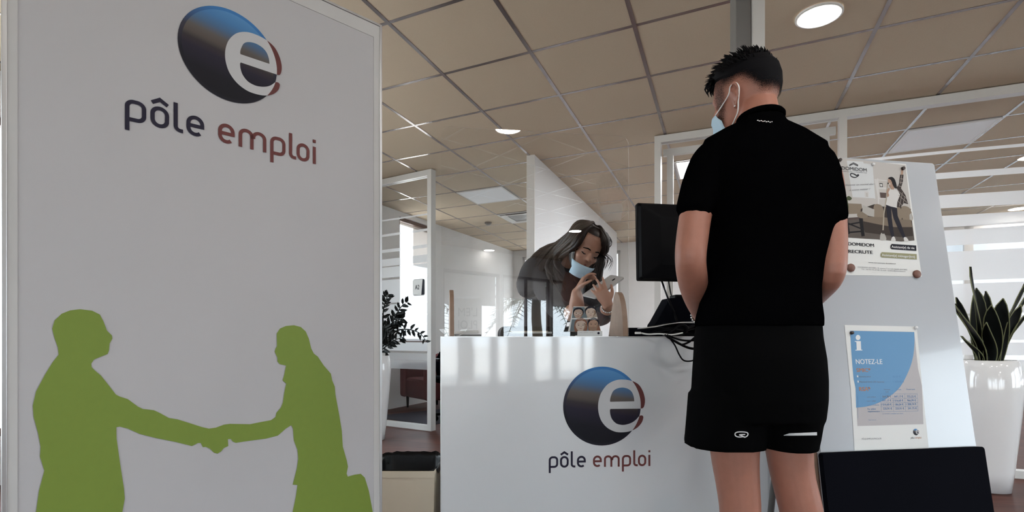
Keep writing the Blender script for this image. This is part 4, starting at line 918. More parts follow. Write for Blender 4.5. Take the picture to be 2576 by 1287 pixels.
pc_([(215, 638), (330, 630), (370, 645), (215, 660)], BKS); pc_([(338, 640), (368, 640), (388, 790), (360, 795)], DRK); pc_([(215, 655), (245, 655), (262, 770), (215, 790)], DRK)
pc_([(230, 690), (350, 668), (352, 680), (230, 702)], DRK); pc_([(230, 670), (350, 720), (350, 732), (230, 684)], DRK); pc_([(240, 755), (365, 745), (366, 757), (240, 768)], DRK)
pc_([(236, 620), (242, 540), (232, 485), (240, 480), (250, 540), (244, 622)], PLT); pc_([(228, 470), (250, 450), (278, 470), (262, 488), (240, 484)], PLT, True)
# mop, then the figure: legs, shoes, top, shirt, arm, head, hair
pc_([(578, 345), (586, 347), (575, 480), (556, 600), (548, 760), (537, 760), (546, 600), (566, 480)], MOP)
pc_([(525, 770), (552, 768), (572, 818), (545, 828), (517, 822)], PIL, True); pc_([(536, 742), (551, 742), (552, 772), (534, 772)], PLD)
pc_([(568, 525), (612, 535), (618, 640), (628, 720), (640, 800), (617, 802), (592, 720), (580, 640)], JEAN)
pc_([(610, 540), (662, 550), (668, 620), (700, 700), (735, 800), (712, 808), (668, 720), (632, 640)], JEAN)
pc_([(622, 800), (640, 798), (650, 832), (612, 832)], TOP, True); pc_([(720, 805), (742, 803), (762, 836), (728, 838)], TOP, True)
pc_([(596, 395), (630, 385), (662, 395), (688, 440), (665, 500), (662, 552), (610, 540), (566, 524), (580, 470)], TOP)
pc_([(658, 380), (678, 350), (688, 268), (718, 270), (712, 330), (696, 385), (735, 445), (757, 520), (720, 512), (690, 548), (660, 545), (665, 500), (688, 440)], PLD)
for a, b in (((668, 400), (742, 470)), ((672, 440), (750, 505)), ((668, 490), (712, 535)), ((690, 300), (714, 305)), ((684, 330), (710, 335)), ((672, 360), (700, 370))):
    pc_([a, b, (b[0], b[1] + 5), (a[0], a[1] + 5)], PLL)
for a, b in (((706, 420), (680, 540)), ((728, 450), (712, 515)), ((700, 275), (690, 350))):
    pc_([a, (a[0] + 4, a[1]), (b[0] + 4, b[1]), b], PLL)
pc_([(694, 270), (697, 215), (705, 205), (717, 220), (712, 270)], SKN)
pc_([(578, 400), (592, 380), (600, 395), (588, 420), (595, 445), (580, 460), (572, 420)], SKN, True)
pc_([(606, 372), (640, 365), (636, 395), (612, 395)], SKN)
pc_([(588, 302), (612, 296), (632, 330), (628, 372), (605, 378), (592, 350), (584, 330)], SKN, True)
pc_([(585, 300), (615, 288), (640, 305), (655, 345), (660, 385), (640, 380), (622, 350), (612, 318)], DRK, True)
pc_([(594, 345), (602, 341), (604, 354), (597, 356)], TOP); pc_([(580, 338), (590, 338), (590, 350), (580, 350)], DRK); pc_([(608, 322), (616, 321), (617, 325), (609, 326)], DRK)
flat('picture', pic, nf, col, t)
dome = [[(257, 188), (292, 166), (328, 186), (328, 196), (292, 178), (258, 198)]]
mk = flat('house_mark', [[spl2(q4([(262, 265), (275, 255), (300, 262), (318, 272), (330, 265), (338, 278), (305, 297), (270, 285)]), 4, True), spl2(q4([(270, 268), (280, 263), (300, 270), (316, 280), (328, 275), (305, 290), (274, 280)]), 4, True)[::-1]], ribbon(q4([(257, 194), (259, 187), (291, 168), (327, 186), (327, 195), (291, 178), (257, 194)]), 0.0022)], nf, M['ink'], t, lv[0] + 0.0003)
LT = lambda s, x, y, x2, h, bold, mi: (s, p4(x, y)[0], p4(x, y)[1], p4(x2, y)[0] - p4(x, y)[0], h, bold, mi)
e = lv[0] + 0.0004; hpx = 1.85 * z4 / F_PX
sl = (p4(405, 243)[1] - p4(192, 226)[1]) / (p4(405, 243)[0] - p4(192, 226)[0])
def LS(s, x, y, x2, y2, h, bold, mi):
    a = p4(x, y); b = p4(x2, y2); return (s, a[0], a[1], b[0] - a[0], h * hpx, bold, mi, (b[1] - a[1]) / (b[0] - a[0]))
lettering('lettering', [LS('DOMIDOM', 192, 226, 405, 244, 32, 0.0, 0), LS('SERVICES A DOMICILE', 196, 243, 405, 259, 9, -0.005, 1),
    LS('Donnez un nouvel élan', 222, 365, 465, 355, 16, -0.01, 1) + (0.45,), LS('à votre métier !', 256, 408, 428, 398, 18, -0.01, 1) + (0.45,),
    LS('DOMIDOM', 247, 870, 466, 884, 30, 0.02, 0), LS('RECRUTE', 249, 934, 455, 944, 30, 0.02, 0),
    LS('www.recrutement-domidom.fr', 417, 1019, 652, 1032, 9, 0.012, 0),
    LS('DOMIDOM ANTIBES / 8, avenue Tournelli 06600 ANTIBES', 328, 1060, 748, 1083, 11, -0.006, 2), LS('Tél. : 04 93 74 24 38 / E-mail : antibes@domidom.fr', 358, 1078, 735, 1098, 11, -0.006, 2),
    LS('......................................................', 445, 1100, 660, 1110, 5, -0.01, 2)], nf, [M['ink'], M['grey_ink'], M['grey_ink']], t, e)
flat('job_tag', [[q4([(606, 872), (616, 858), (824, 872), (826, 918), (616, 903), (606, 892)])]], nf, M['ink'], t, e)
flat('job_tag', [[q4([(522, 943), (532, 928), (828, 945), (830, 991), (532, 973), (522, 962)])]], nf, M['olive_ink'], t, e)
lettering('job_lettering', [LS('Assistant(e) de vie', 614, 892, 808, 904, 22, 0.015, 0), LS('Assistant(e) ménager(ère)', 532, 962, 812, 978, 22, 0.015, 0)], nf, [M['white_ink']], t, e + 0.0007)
# magnets
def magnet(x, y, r, m, label, group=None):
    c = nf.at(*p4(x, y), 0.0012); fr = Frame(c, nf.u, nf.v); n = 24; mb = MB(); vs = []
    for rr, h in ((r, 0.0), (r, 0.006), (r * 0.9, 0.0085), (0.0005, 0.0088)):
        for k in range(n): vs.append(fr.at(rr * math.cos(2 * math.pi * k / n), rr * math.sin(2 * math.pi * k / n), h))
    mb.add(vs, [[i * n + k, i * n + (k + 1) % n, (i + 1) * n + (k + 1) % n, (i + 1) * n + k] for i in range(3) for k in range(n)] + [list(range(n))[::-1]])
    return tag(mb.build('magnet', m, None, True), label, 'magnet', group)
M['cork'] = mat('red_brown_magnet', (0.17, 0.075, 0.055), 0.6, noise_amt=0.15, noise_scale=120); M['dkmag'] = mat('dark_magnet', (0.035, 0.022, 0.02), 0.5)
magnet(264, 1063, 0.0148, M['cork'], 'large red brown round magnet at the poster bottom beside the elbow')
magnet(825, 1117, 0.0148, M['cork'], 'large red brown round magnet at the free lower corner of the poster')
magnet(171, 148, 0.0062, M['dkmag'], 'small dark round magnet at the top corner above the poster house mark')
magnet(708, 219, 0.0066, M['dkmag'], 'small dark round magnet on the raised hand in the poster')
magnet(453, 183, 0.0055, M['white'], 'small white round magnet at the top edge of the picture poster')
# lower information sheet: folded once, slightly lifted
s8 = 230 / 871; p8 = lambda x, y: nf.uv(2110 + x * s8, 810 + y * s8)
P8 = lambda pts: [p8(*q) for q in pts]
t = thing('information_sheet', 'blue and grey information sheet of wage figures on the notice board', 'poster', nf.at(*p8(450, 600), 0.001))
mb = MB(); ol = P8([(52, 26), (740, 42), (790, 590), (855, 1200), (148, 1222), (112, 630)]); mb.prism(ol, nf, 0.0006, 0.0011); mb.build('sheet', M['paper'], t)
gm_ = mat('print_pale_grey', (0.42, 0.40, 0.41), 0.55); bm_ = mat('print_sky_blue', (0.105, 0.27, 0.48), 0.55)
flat('grey_field', [[P8([(105, 80), (716, 92), (752, 440), (788, 600), (804, 970), (176, 988), (158, 630), (140, 540)])]], nf, gm_, t, 0.0013)
cv = spl2(P8([(716, 94), (718, 200), (702, 340), (660, 470), (585, 610), (490, 700), (380, 765), (270, 800), (162, 814)]), 5)
o = flat('blue_field', [[P8([(105, 82)]) + cv + P8([(158, 630), (138, 540), (118, 300)])]], nf, bm_, t, 0.0014); o['label'] = 'blue rounded field'
hp8 = 1.83 * s8 / F_PX
def L8(s, x, y, x2, y2, h, bold, mi):
    a = p8(x, y); b = p8(x2, y2); return (s, a[0], a[1], b[0] - a[0], h * hp8, bold, mi, (b[1] - a[1]) / (b[0] - a[0]))
iw = flat('info_mark', [[spl2(P8([(158, 147), (165, 128), (180, 121), (195, 128), (203, 146), (195, 165), (180, 171), (165, 165)]), 4, True)], [P8([(150, 180), (206, 180), (210, 262), (221, 262), (221, 269), (155, 270), (155, 264), (168, 262), (164, 188), (150, 186)])]], nf, M['white_ink'], t, 0.0016)
lettering('lettering', [L8('NOTEZ-LE', 162, 398, 413, 398, 48, 0.012, 0), L8('SMIC*', 168, 474, 300, 474, 38, 0.02, 1), L8('RSA*', 194, 655, 300, 655, 40, 0.02, 1),
    L8('i', 172, 524, 182, 524, 22, 0.02, 0), L8('i', 177, 574, 187, 574, 22, 0.02, 0), L8('Horaire brut', 188, 524, 303, 524, 15, 0.0, 2), L8('10,15 €', 512, 526, 585, 526, 17, 0.0, 3),
    L8('Mensuel brut (35 heures)', 194, 574, 428, 574, 15, 0.0, 2), L8('1 539,42 €', 515, 574, 620, 574, 17, 0.0, 3),
    L8('Personne', 428, 646, 487, 646, 12, 0.0, 2), L8('seule', 442, 668, 472, 668, 12, 0.0, 2), L8('Couple', 545, 646, 592, 646, 13, 0.0, 3), L8('Parent isolé', 643, 645, 722, 644, 13, 0.0, 3),
    L8('sans enfant', 266, 717, 350, 716, 11, 0.0, 2), L8('avec 1 enfant', 266, 755, 350, 754, 11, 0.0, 2), L8('avec 2 enfants', 270, 795, 380, 793, 13, 0.0, 3), L8('Par enfant', 272, 833, 350, 832, 15, 0.01, 3), L8('supplémentaire', 274, 855, 390, 854, 13, 0.01, 3),
    L8('564,78 €', 412, 718, 495, 717, 20, 0.01, 2), L8('847,17 €', 527, 717, 610, 716, 20, 0.01, 3), L8('725,25 €', 647, 717, 732, 716, 20, 0.01, 3),
    L8('847,17 €', 412, 755, 497, 754, 20, 0.01, 3), L8('1 016,60 €', 515, 755, 612, 754, 20, 0.01, 3), L8('966,99 €', 649, 754, 733, 753, 20, 0.01, 3),
    L8('1 016,60 €', 401, 793, 500, 792, 20, 0.01, 3), L8('1 186,04 €', 516, 793, 614, 792, 20, 0.01, 3), L8('1 208,74 €', 638, 790, 736, 789, 20, 0.01, 3),
    L8('225,91 €', 420, 832, 505, 831, 20, 0.01, 3), L8('225,91 €', 537, 831, 620, 830, 20, 0.01, 3), L8('241,75 €', 656, 829, 740, 828, 20, 0.01, 3),
    L8('(1) montant à compléter par salarié', 412, 875, 610, 873, 9, 0.0, 3), L8('Sous réserve', 281, 934, 352, 933, 9, 0.0, 3), L8('PÔLE-EMPLOI-PACA.FR', 217, 1118, 404, 1114, 15, -0.005, 2)],
    nf, [M['white_ink'], M['orange_ink'], M['grey_ink'], M['blue_ink']], t, 0.0017)
ln = []
for a, b in (((394, 682), (745, 682)), ((394, 725), (746, 724)), ((393, 765), (748, 763)), ((394, 804), (750, 801)), ((400, 852), (752, 847)), ((394, 682), (401, 852)), ((510, 682), (519, 850)), ((624, 682), (632, 848)), ((744, 682), (752, 847)), ((176, 700), (180, 920))):
    ln.append(ribbon([p8(*a), p8(*b)], 0.0006))
flat('table_lines', ln, nf, M['blue_ink'], t, 0.0017)
c8 = p8(731, 1045); emblem(nf, c8[0], c8[1], 0.0112, t, 0.0016); a = p8(682, 1110); b = p8(784, 1107)
words(nf, a[0], a[1], (b[0] - a[0]) / 8.96 , t, 0.0016, m1=M['navy'], m2=M['orange_ink'], w=0.16)
def mg8(x, y): return ((2110 + x * s8 - 2060) / z4, (810 + y * s8 - 360) / z4)
magnet(*mg8(115, 103), 0.0058, M['dkmag'], 'small dark round magnet holding the blue information sheet')
magnet(*mg8(724, 54), 0.0055, M['white'], 'small white round magnet at the top corner of the blue sheet')

# ------------------------------------------------------------------ vases and plants
PROF = [(0.085, 0.0), (0.105, 0.004), (0.118, 0.12), (0.136, 0.30), (0.152, 0.47), (0.160, 0.60), (0.158, 0.68), (0.148, 0.745), (0.136, 0.782), (0.128, 0.784), (0.126, 0.75)]
def vase(c, label):
    t = thing('vase', label, 'vase', c); mb = MB(); mb.lathe(PROF, c, 48, True, False); mb.build('body', M['vase'], t, True)
    mb = MB(); mb.lathe([(0.127, 0.742), (0.002, 0.75)], c, 32, True, False); mb.build('soil', M['soil'], t); return t
vc = Vector((P(2487, 848, 3.24).x, 3.24, 0)); vase(vc, 'tall white vase behind the notice board holding the snake plant')
def blade(mb, base, ang, out, h, w, twist, rnd, edge=None):
    u = Vector((math.cos(ang), math.sin(ang), 0)); n = 10; L = []; Rr = []; C = []; pts = []
    side0 = Vector((-u.y, u.x, 0))
    for i in range(n + 1):
        q = i / n; c = base + u * (0.03 + out * q ** 1.6) + UP * h * q + side0 * 0.012 * math.sin(5 * q + twist)
        a = twist + 0.9 * q; s = (side0 * math.cos(a) + u * math.sin(a)); ww = w * (0.55 + 1.1 * q) * (1 - q ** 3.5) ** 0.8 * 0.5 if q < 1 else 0.0005
        nn = u * math.cos(a) - side0 * math.sin(a)
        L.append(c - s * ww + nn * 0.004); C.append(c - nn * 0.005); Rr.append(c + s * ww + nn * 0.004)
    m = n + 1
    mb.add(L + C + Rr, [f for i in range(n) for f in ([i, m + i, m + i + 1, i + 1], [m + i, 2 * m + i, 2 * m + i + 1, m + i + 1])])
    if edge is not None: edge.tube(L, 0.0028, 5); edge.tube(Rr, 0.0028, 5)
t = thing('snake_plant', 'snake plant with upright dark pointed leaves in the tall vase behind the board', 'plant', vc + UP * 0.746); rnd = random.Random(5)
specs = [(math.radians(a), o, h, w) for a, o, h, w in [(180, 0.05, 0.60, 0.075), (170, 0.17, 0.44, 0.075), (200, 0.24, 0.37, 0.07), (0, 0.16, 0.50, 0.075), (-10, 0.20, 0.52, 0.07), (-90, 0.06, 0.40, 0.08), (-60, 0.10, 0.36, 0.075), (-120, 0.08, 0.36, 0.08), (90, 0.05, 0.48, 0.075), (60, 0.08, 0.46, 0.07), (230, 0.11, 0.26, 0.07), (-30, 0.12, 0.32, 0.07), (150, 0.10, 0.42, 0.07), (190, 0.13, 0.18, 0.05)]]
for a, o, h, w in specs:
    mb = MB(); ed = MB(); blade(mb, vc + UP * 0.748 + Vector((math.cos(a), math.sin(a), 0)) * 0.02, a, o, h, w, rnd.uniform(-.3, .3), rnd, ed)
    lf_ = mb.build('leaf', M['leaf'], t, True); ed.build('leaf_margin', M['leaf_edge'], lf_, True)
vl = Vector((P(938, 848, 4.83).x, 4.83, 0)); vase(vl, 'tall white vase half hidden behind the banner stand')
t = thing('zz_plant', 'dark zz plant with arching stems of small leaves beside the banner', 'plant', vl + UP * 0.748); rnd = random.Random(11)
def zstem(pts, lw, n):
    pts = [Vector(p) for p in pts]; pts = spline(pts, 8); mb = MB(); N = len(pts); mb.tube(pts, [0.009 * (1 - 0.75 * i / N) for i in range(N)], 6); st = mb.build('stem', M['leaf'], t, True)
    mb = MB()
    for k in range(n):
        i = int(N * (0.22 + 0.78 * k / n)); i = min(i, N - 2); p = pts[i]; d = (pts[i + 1] - pts[max(0, i - 1)]).normalized()
        a = d.cross(Vector((0.2, 1, 0.1))).normalized(); s = 1 if k % 2 else -1; ax = (a * s + d * 0.7 + Vector((0, -0.25 * (k % 3 - 1), 0))).normalized()
        b = ax.cross(Vector((rnd.uniform(-.4, .4), 1, rnd.uniform(-.4, .4)))).normalized(); l = lw * (1 - 0.35 * k / n) * rnd.uniform(.85, 1.15)
        c = ax.cross(b) * 0.012
        mb.add([p, p + ax * l * .3 + b * l * .2 + c, p + ax * l * .7 + b * l * .17 + c, p + ax * l, p + ax * l * .7 - b * l * .17 + c, p + ax * l * .3 - b * l * .2 + c], [[0, 1, 2, 3], [0, 3, 4, 5]])
    mb.build('leaflets', M['leaf'], st, True, fix=False)
zp = lambda x, y, d: P(940 + x * 0.40385, 380 + y * 0.40404, d)
b0 = vl + UP * 0.75
zstem([b0, zp(60, 1180, 4.75), zp(120, 1060, 4.68), zp(170, 970, 4.65), zp(215, 935, 4.62)], 0.085, 20)
zstem([b0, zp(70, 1200, 4.8), zp(140, 1120, 4.72), zp(220, 1110, 4.65), zp(290, 1135, 4.62), zp(328, 1185, 4.6)], 0.075, 18)
zstem([b0, zp(50, 1180, 4.85), zp(60, 1000, 4.82), zp(75, 930, 4.8), zp(95, 890, 4.8)], 0.085, 22)
zstem([b0, zp(70, 1220, 4.75), zp(120, 1180, 4.7), zp(190, 1155, 4.68)], 0.09, 16)
zstem([b0, zp(60, 1150, 4.8), zp(100, 1080, 4.75), zp(160, 1050, 4.7), zp(185, 1040, 4.68)], 0.10, 20)
zstem([b0, zp(30, 1150, 4.85), zp(40, 1070, 4.8), zp(60, 1090, 4.7), zp(90, 1120, 4.66)], 0.10, 20)
zstem([b0, zp(0, 1100, 4.9), zp(-30, 950, 4.9), zp(-60, 850, 4.9)], 0.09, 20)
zstem([b0, zp(-40, 1150, 4.8), zp(-110, 1050, 4.8), zp(-180, 1020, 4.8)], 0.09, 20)

# ------------------------------------------------------------------ paper bin with a black bag
c = Vector((-0.487, 2.52, 0)); t = thing('waste_bin', 'beige cardboard waste bin lined with a black bag between banner and desk', 'bin', c)
w0, w1, hh = 0.135, 0.145, 0.328; vs = []
for r, z in ((w0, 0.0), (w1, hh), (w1 - 0.004, hh), (w0 - 0.004, 0.006)):
    for x, y in ((-1, -1), (1, -1), (1, 1), (-1, 1)): vs.append(c + Vector((x * r, y * r, z)))
mb = MB(); mb.add(vs, [[4 * k + i, 4 * k + (i + 1) % 4, 4 * k + 4 + (i + 1) % 4, 4 * k + 4 + i] for k in range(3) for i in range(4)] + [[3, 2, 1, 0], [12, 13, 14, 15]]); mb.build('box', M['card'], t)
mb = MB(); mb.fbox(Frame(c + Vector((0, -w1, 0)), (1, 0, 0), UP), -w1 + 0.002, w1 - 0.002, hh - 0.028, hh - 0.001, 0.0005, 0.003); o = mb.build('folded_rim', M['card'], t); 
n = 60; rs = []; rnd = random.Random(3); mb = MB()
for lev, (k, z) in enumerate(((0.94, hh - 0.14), (0.96, hh - 0.01), (1.02, hh + 0.012), (1.045, hh - 0.004), (1.05, hh - 0.03))):
    for i in range(n):
        a = 2 * math.pi * i / n; ca, sa = math.cos(a), math.sin(a); m_ = max(abs(ca), abs(sa)); sq = w1 / m_
        rr = min(sq, w1 * 1.25) * k; jit = rnd.uniform(-0.004, 0.006) * (lev >= 1)
        zz_ = z + jit + (0.014 * max(0, sa) if lev >= 1 else 0)
        if lev >= 3 and sa < -0.5: zz_ = hh + 0.002; rr = sq * 0.985
        if lev == 2 and sa < -0.5: rr = sq * 0.97; zz_ = hh + 0.004
        rs.append(c + Vector((ca * rr, sa * rr, zz_)))
mb.add(rs, [[l * n + i, l * n + (i + 1) % n, (l + 1) * n + (i + 1) % n, (l + 1) * n + i] for l in range(4) for i in range(n)] + [list(range(n))]); mb.build('bag', M['bag'], t, True)

# ------------------------------------------------------------------ sign by the street windows, facing the desk (seen mirrored in the screen)
c = unmirror(1175, 9.4); d = (Vector((0.1, 2.2, 0)) - Vector((c.x, c.y, 0))).normalized(); u = Vector((-d.y, d.x, 0))
t = thing('totem_sign', 'grey totem sign with large letters standing before the street windows', 'sign', c)
tf = Frame(c, u, UP); mb = MB(); mb.fbox(tf, -0.24, 0.24, 0.02, 1.60, -0.03, 0.0); mb.build('panel', M['backlit'], t)
mb = MB(); mb.fbox(tf, -0.2, 0.2, 0.0, 0.02, -0.18, 0.15); mb.build('base', M['alu'], t)
lettering('lettering', [("L'EM", -0.16, 1.29, 0.33, 0.15, 0.0, 0), ('PLOI', -0.16, 1.07, 0.33, 0.15, 0.0, 0), ('....... .... ..', -0.16, 1.48, 0.33, 0.04, 0.0, 0)], tf, [M['ink']], t, 0.001)

# ------------------------------------------------------------------ people
def limb(mb, pts, rad, n=5, seg=14, ref=None):
    sp = spline(pts, n); rr = []
    R = [(r, r) if not isinstance(r, (tuple, list)) else r for r in rad]; RV = spline([(a, b, 0) for a, b in R], n)
    for v in RV: rr.append((max(0.004, v.x), max(0.004, v.y)))
    mb.tube(sp, rr, seg, ref=ref)
    mb.ball(sp[0], min(rr[0]) * 0.97, 12); mb.ball(sp[-1], min(rr[-1]) * 0.97, 12)

def hand(mb, W, Fd, Np, side, curl=(0.5, 0.55, 0.6, 0.65), thumb=0.5, s=1.0, spread=0.10, nails=None, point=None):
    """palm, four fingers of unequal length bending towards Np, thumb from the side of the palm (side = +1/-1 along F x N)"""
    W = Vector(W); Fd = Vector(Fd).normalized(); Np = Vector(Np); Np = (Np - Fd * Np.dot(Fd)).normalized(); S = Fd.cross(Np).normalized() * side
    a = [W - Fd * 0.01 * s, W + Fd * 0.025 * s, W + Fd * 0.06 * s, W + Fd * 0.09 * s]
    mb.tube(a, [(0.026 * s, 0.019 * s), (0.033 * s, 0.018 * s), (0.040 * s, 0.016 * s), (0.040 * s, 0.013 * s)], 16, ref=S)
    mb.ball(W + Fd * 0.04 * s + S * 0.022 * s + Np * 0.008 * s, 0.019 * s, 10)
    tips = []
    for k, (off, ln, r) in enumerate(((0.030, 0.074, 0.0088), (0.010, 0.083, 0.0092), (-0.011, 0.077, 0.0088), (-0.030, 0.060, 0.0078))):
        p = W + Fd * (0.086 - 0.004 * abs(k - 1)) * s + S * off * s; d = (Fd + S * spread * (1.5 - k) * 0.6).normalized(); pts = [p - d * 0.015 * s, p]
        c = curl[k]
        for seg, q in enumerate((0.45, 0.31, 0.24)):
            ang = c * (0.75, 1.0, 0.75)[seg]
            d = (d * math.cos(ang) + (Np - d * Np.dot(d)).normalized() * math.sin(ang)).normalized()
            p = p + d * ln * q * s; pts.append(p)
        rr = [r * s * x for x in (1.08, 1.1, 1.0, 0.92, 0.72)]; sp = spline(pts, 3); rv = [rr[min(4, i // 3)] + (rr[min(4, i // 3 + 1)] - rr[min(4, i // 3)]) * (i % 3) / 3 for i in range(len(sp))]
        mb.tube(sp, rv, 10); mb.ball(pts[-1], rr[-1], 10); mb.ball(pts[2], rr[2] * 1.04, 10); tips.append((pts[-1], d))
    p = W + Fd * 0.028 * s + S * 0.026 * s; d = (S * 0.75 + Fd * 0.65 + Np * 0.25 * (0.5 + thumb)).normalized(); pts = [p, p + d * 0.036 * s]
    d = (d * 0.75 + Fd * 0.5 + Np * thumb * 0.5).normalized(); pts.append(pts[-1] + d * 0.03 * s)
    d = (d * 0.85 + Fd * 0.3 + Np * thumb * 0.3).normalized(); pts.append(pts[-1] + d * 0.024 * s)
    mb.tube(spline(pts, 3), [0.0135 * s - 0.0006 * s * i for i in range(10)], 10); mb.ball(pts[-1], 0.0085 * s, 10)
    return tips

HP = [(0.000, 0.066, 0.016, 0.018), (0.006, 0.064, 0.026, 0.027), (0.020, 0.052, 0.044, 0.040), (0.045, 0.034, 0.064, 0.052), (0.070, 0.018, 0.082, 0.060), (0.100, 0.004, 0.094, 0.067), (0.130, 0.000, 0.098, 0.073), (0.160, -0.002, 0.098, 0.076), (0.190, -0.004, 0.091, 0.072), (0.213, -0.006, 0.074, 0.059), (0.229, -0.008, 0.048, 0.039), (0.236, -0.008, 0.022, 0.018)]
class Head:
    """a head in its own axes: f forward, l to its left, u up; origin under the chin, height 0.236"""
    def __init__(s, o, f, u):
        s.u = Vector(u).normalized(); f = Vector(f); s.f = (f - s.u * f.dot(s.u)).normalized(); s.l = s.u.cross(s.f).normalized(); s.o = Vector(o)
    def at(s, f, l, u): return s.o + s.f * f + s.l * l + s.u * u
    def ringpt(s, z, w, off=0.0):
        """surface point at height z and angle w from forward"""
        z = min(max(z, HP[0][0]), HP[-1][0])
        for a, b in zip(HP[:-1], HP[1:]):
            if a[0] <= z <= b[0]:
                t = (z - a[0]) / (b[0] - a[0]); cf, hl, hw = [a[i] + (b[i] - a[i]) * t for i in (1, 2, 3)]; break
        c, q = math.cos(w), math.sin(w); e = 2 / 2.2
        return s.at(cf + (hl + off) * math.copysign(abs(c) ** e, c), (hw + off) * math.copysign(abs(q) ** e, q), z)
    def build(s, mb, ears=True):
        seg = 36; vs = [s.ringpt(z, 2 * math.pi * k / seg) for z, *_ in HP for k in range(seg)]; n = len(HP)
        mb.add(vs, [[i * seg + k, i * seg + (k + 1) % seg, (i + 1) * seg + (k + 1) % seg, (i + 1) * seg + k] for i in range(n - 1) for k in range(seg)] + [list(range(seg))[::-1], [(n - 1) * seg + k for k in range(seg)]])
        # brow, nose, cheeks, lips, chin
        mb.tube([s.at(0.080, -0.042, 0.134), s.at(0.092, -0.02, 0.137), s.at(0.094, 0, 0.133), s.at(0.092, 0.02, 0.137), s.at(0.080, 0.042, 0.134)], [0.008, 0.010, 0.009, 0.010, 0.008], 10)
        mb.tube([s.at(0.090, 0, 0.130), s.at(0.100, 0, 0.112), s.at(0.111, 0, 0.092), s.at(0.110, 0, 0.084)], [(0.008, 0.008), (0.009, 0.009), (0.012, 0.011), (0.009, 0.008)], 10)
        for k in (-1, 1):
            mb.ball(s.at(0.100, k * 0.011, 0.086), (0.009, 0.007, 0.007), 8); mb.ball(s.at(0.068, k * 0.036, 0.088), 0.024, 10)
            mb.ball(s.at(0.078, k * 0.032, 0.117), (0.013, 0.013, 0.0115), 10)
        mb.tube([s.at(0.080, -0.022, 0.058), s.at(0.095, -0.008, 0.062), s.at(0.095, 0.008, 0.062), s.at(0.080, 0.022, 0.058)], [0.004, 0.006, 0.006, 0.004], 8)
        mb.tube([s.at(0.079, -0.020, 0.054), s.at(0.094, -0.006, 0.050), s.at(0.094, 0.006, 0.050), s.at(0.079, 0.020, 0.054)], [0.004, 0.0065, 0.0065, 0.004], 8)
        mb.ball(s.at(0.080, 0, 0.018), (0.018, 0.016, 0.015), 10)
        if ears:
            for k in (-1, 1):
                rim = [s.at(0.008, k * 0.068, 0.082), s.at(-0.004, k * 0.078, 0.076), s.at(-0.016, k * 0.088, 0.096), s.at(-0.020, k * 0.093, 0.119), s.at(-0.010, k * 0.090, 0.134), s.at(0.006, k * 0.080, 0.134), s.at(0.012, k * 0.072, 0.122)]
                rim = [p + s.l * k * 0.005 * (0.3 if i in (0, 6) else 1) for i, p in enumerate(rim)]; mb.tube(spline(rim, 4), 0.0054, 8)
                mb.ball(s.at(0.002, k * 0.078, 0.072), (0.009, 0.006, 0.010), 8)
                mb.tube([s.at(0.010, k * 0.070, 0.104), s.at(-0.008, k * 0.081, 0.106)], [(0.024, 0.005), (0.018, 0.004)], 12, ref=s.u)

# ======================= the visitor in black, seen from behind
S = F_PX / 1.6
def mp(px, py, d=1.6): return P(px, py, d)
skin_body = MB()
mb = skin_body
HM = Head(Vector((0.7395, 1.655, 0)) + UP * 1.545, (-0.643, 0.766, -0.10), (-0.10, 0.06, 1.0))
HM.build(mb)
limb(mb, [mp(1918, 345, 1.60), mp(1913, 300, 1.61), mp(1903, 255, 1.645), mp(1895, 215, 1.665)], [(0.075, 0.070), (0.056, 0.057), (0.055, 0.056), (0.050, 0.050)], seg=20, ref=(1, 0, 0))
tor = [(1905, 1000, 0.12, 0.10), (1905, 880, 0.150, 0.110), (1909, 800, 0.150, 0.108), (1917, 700, 0.150, 0.105), (1925, 620, 0.155, 0.105), (1932, 540, 0.165, 0.110), (1930, 450, 0.175, 0.110), (1926, 400, 0.165, 0.10), (1922, 360, 0.12, 0.08), (1920, 335, 0.075, 0.06)]
mb.rings([((cx - CXP) / S, 1.60, EYE + (HZ - y) / S, hw * 0.93, hd * 0.93) for cx, y, hw, hd in tor], 32)
# arms: shoulder, elbow, wrist
La = [mp(1800, 410, 1.60), mp(1772, 450, 1.59), mp(1752, 530, 1.57), mp(1741, 600, 1.555), mp(1737, 655, 1.55), mp(1743, 705, 1.60), mp(1752, 750, 1.68), mp(1768, 797, 1.79)]
limb(mb, La, [0.055, 0.052, (0.047, 0.045), (0.0455, 0.045), (0.0440, 0.043), (0.044, 0.041), (0.038, 0.035), (0.028, 0.024)], seg=18)
Ra = [mp(2055, 420, 1.60), mp(2075, 460, 1.59), mp(2090, 555, 1.575), mp(2095, 630, 1.56), mp(2089, 690, 1.56), mp(2060, 728, 1.66), mp(2030, 760, 1.75), mp(1995, 790, 1.82)]
limb(mb, Ra, [0.055, 0.050, (0.042, 0.044), (0.0385, 0.042), (0.038, 0.041), (0.038, 0.039), (0.034, 0.033), (0.027, 0.024)], seg=18)
lw = La[-1]; rw = Ra[-1]
hand(mb, lw, (0.95, 0.45, -0.15), (0.2, -0.6, -0.9), -1, curl=(0.35, 0.4, 0.45, 0.5))
hand(mb, rw, (-0.9, 0.5, 0.0), (0.1, -0.5, -0.9), 1, curl=(0.5, 0.55, 0.6, 0.65))
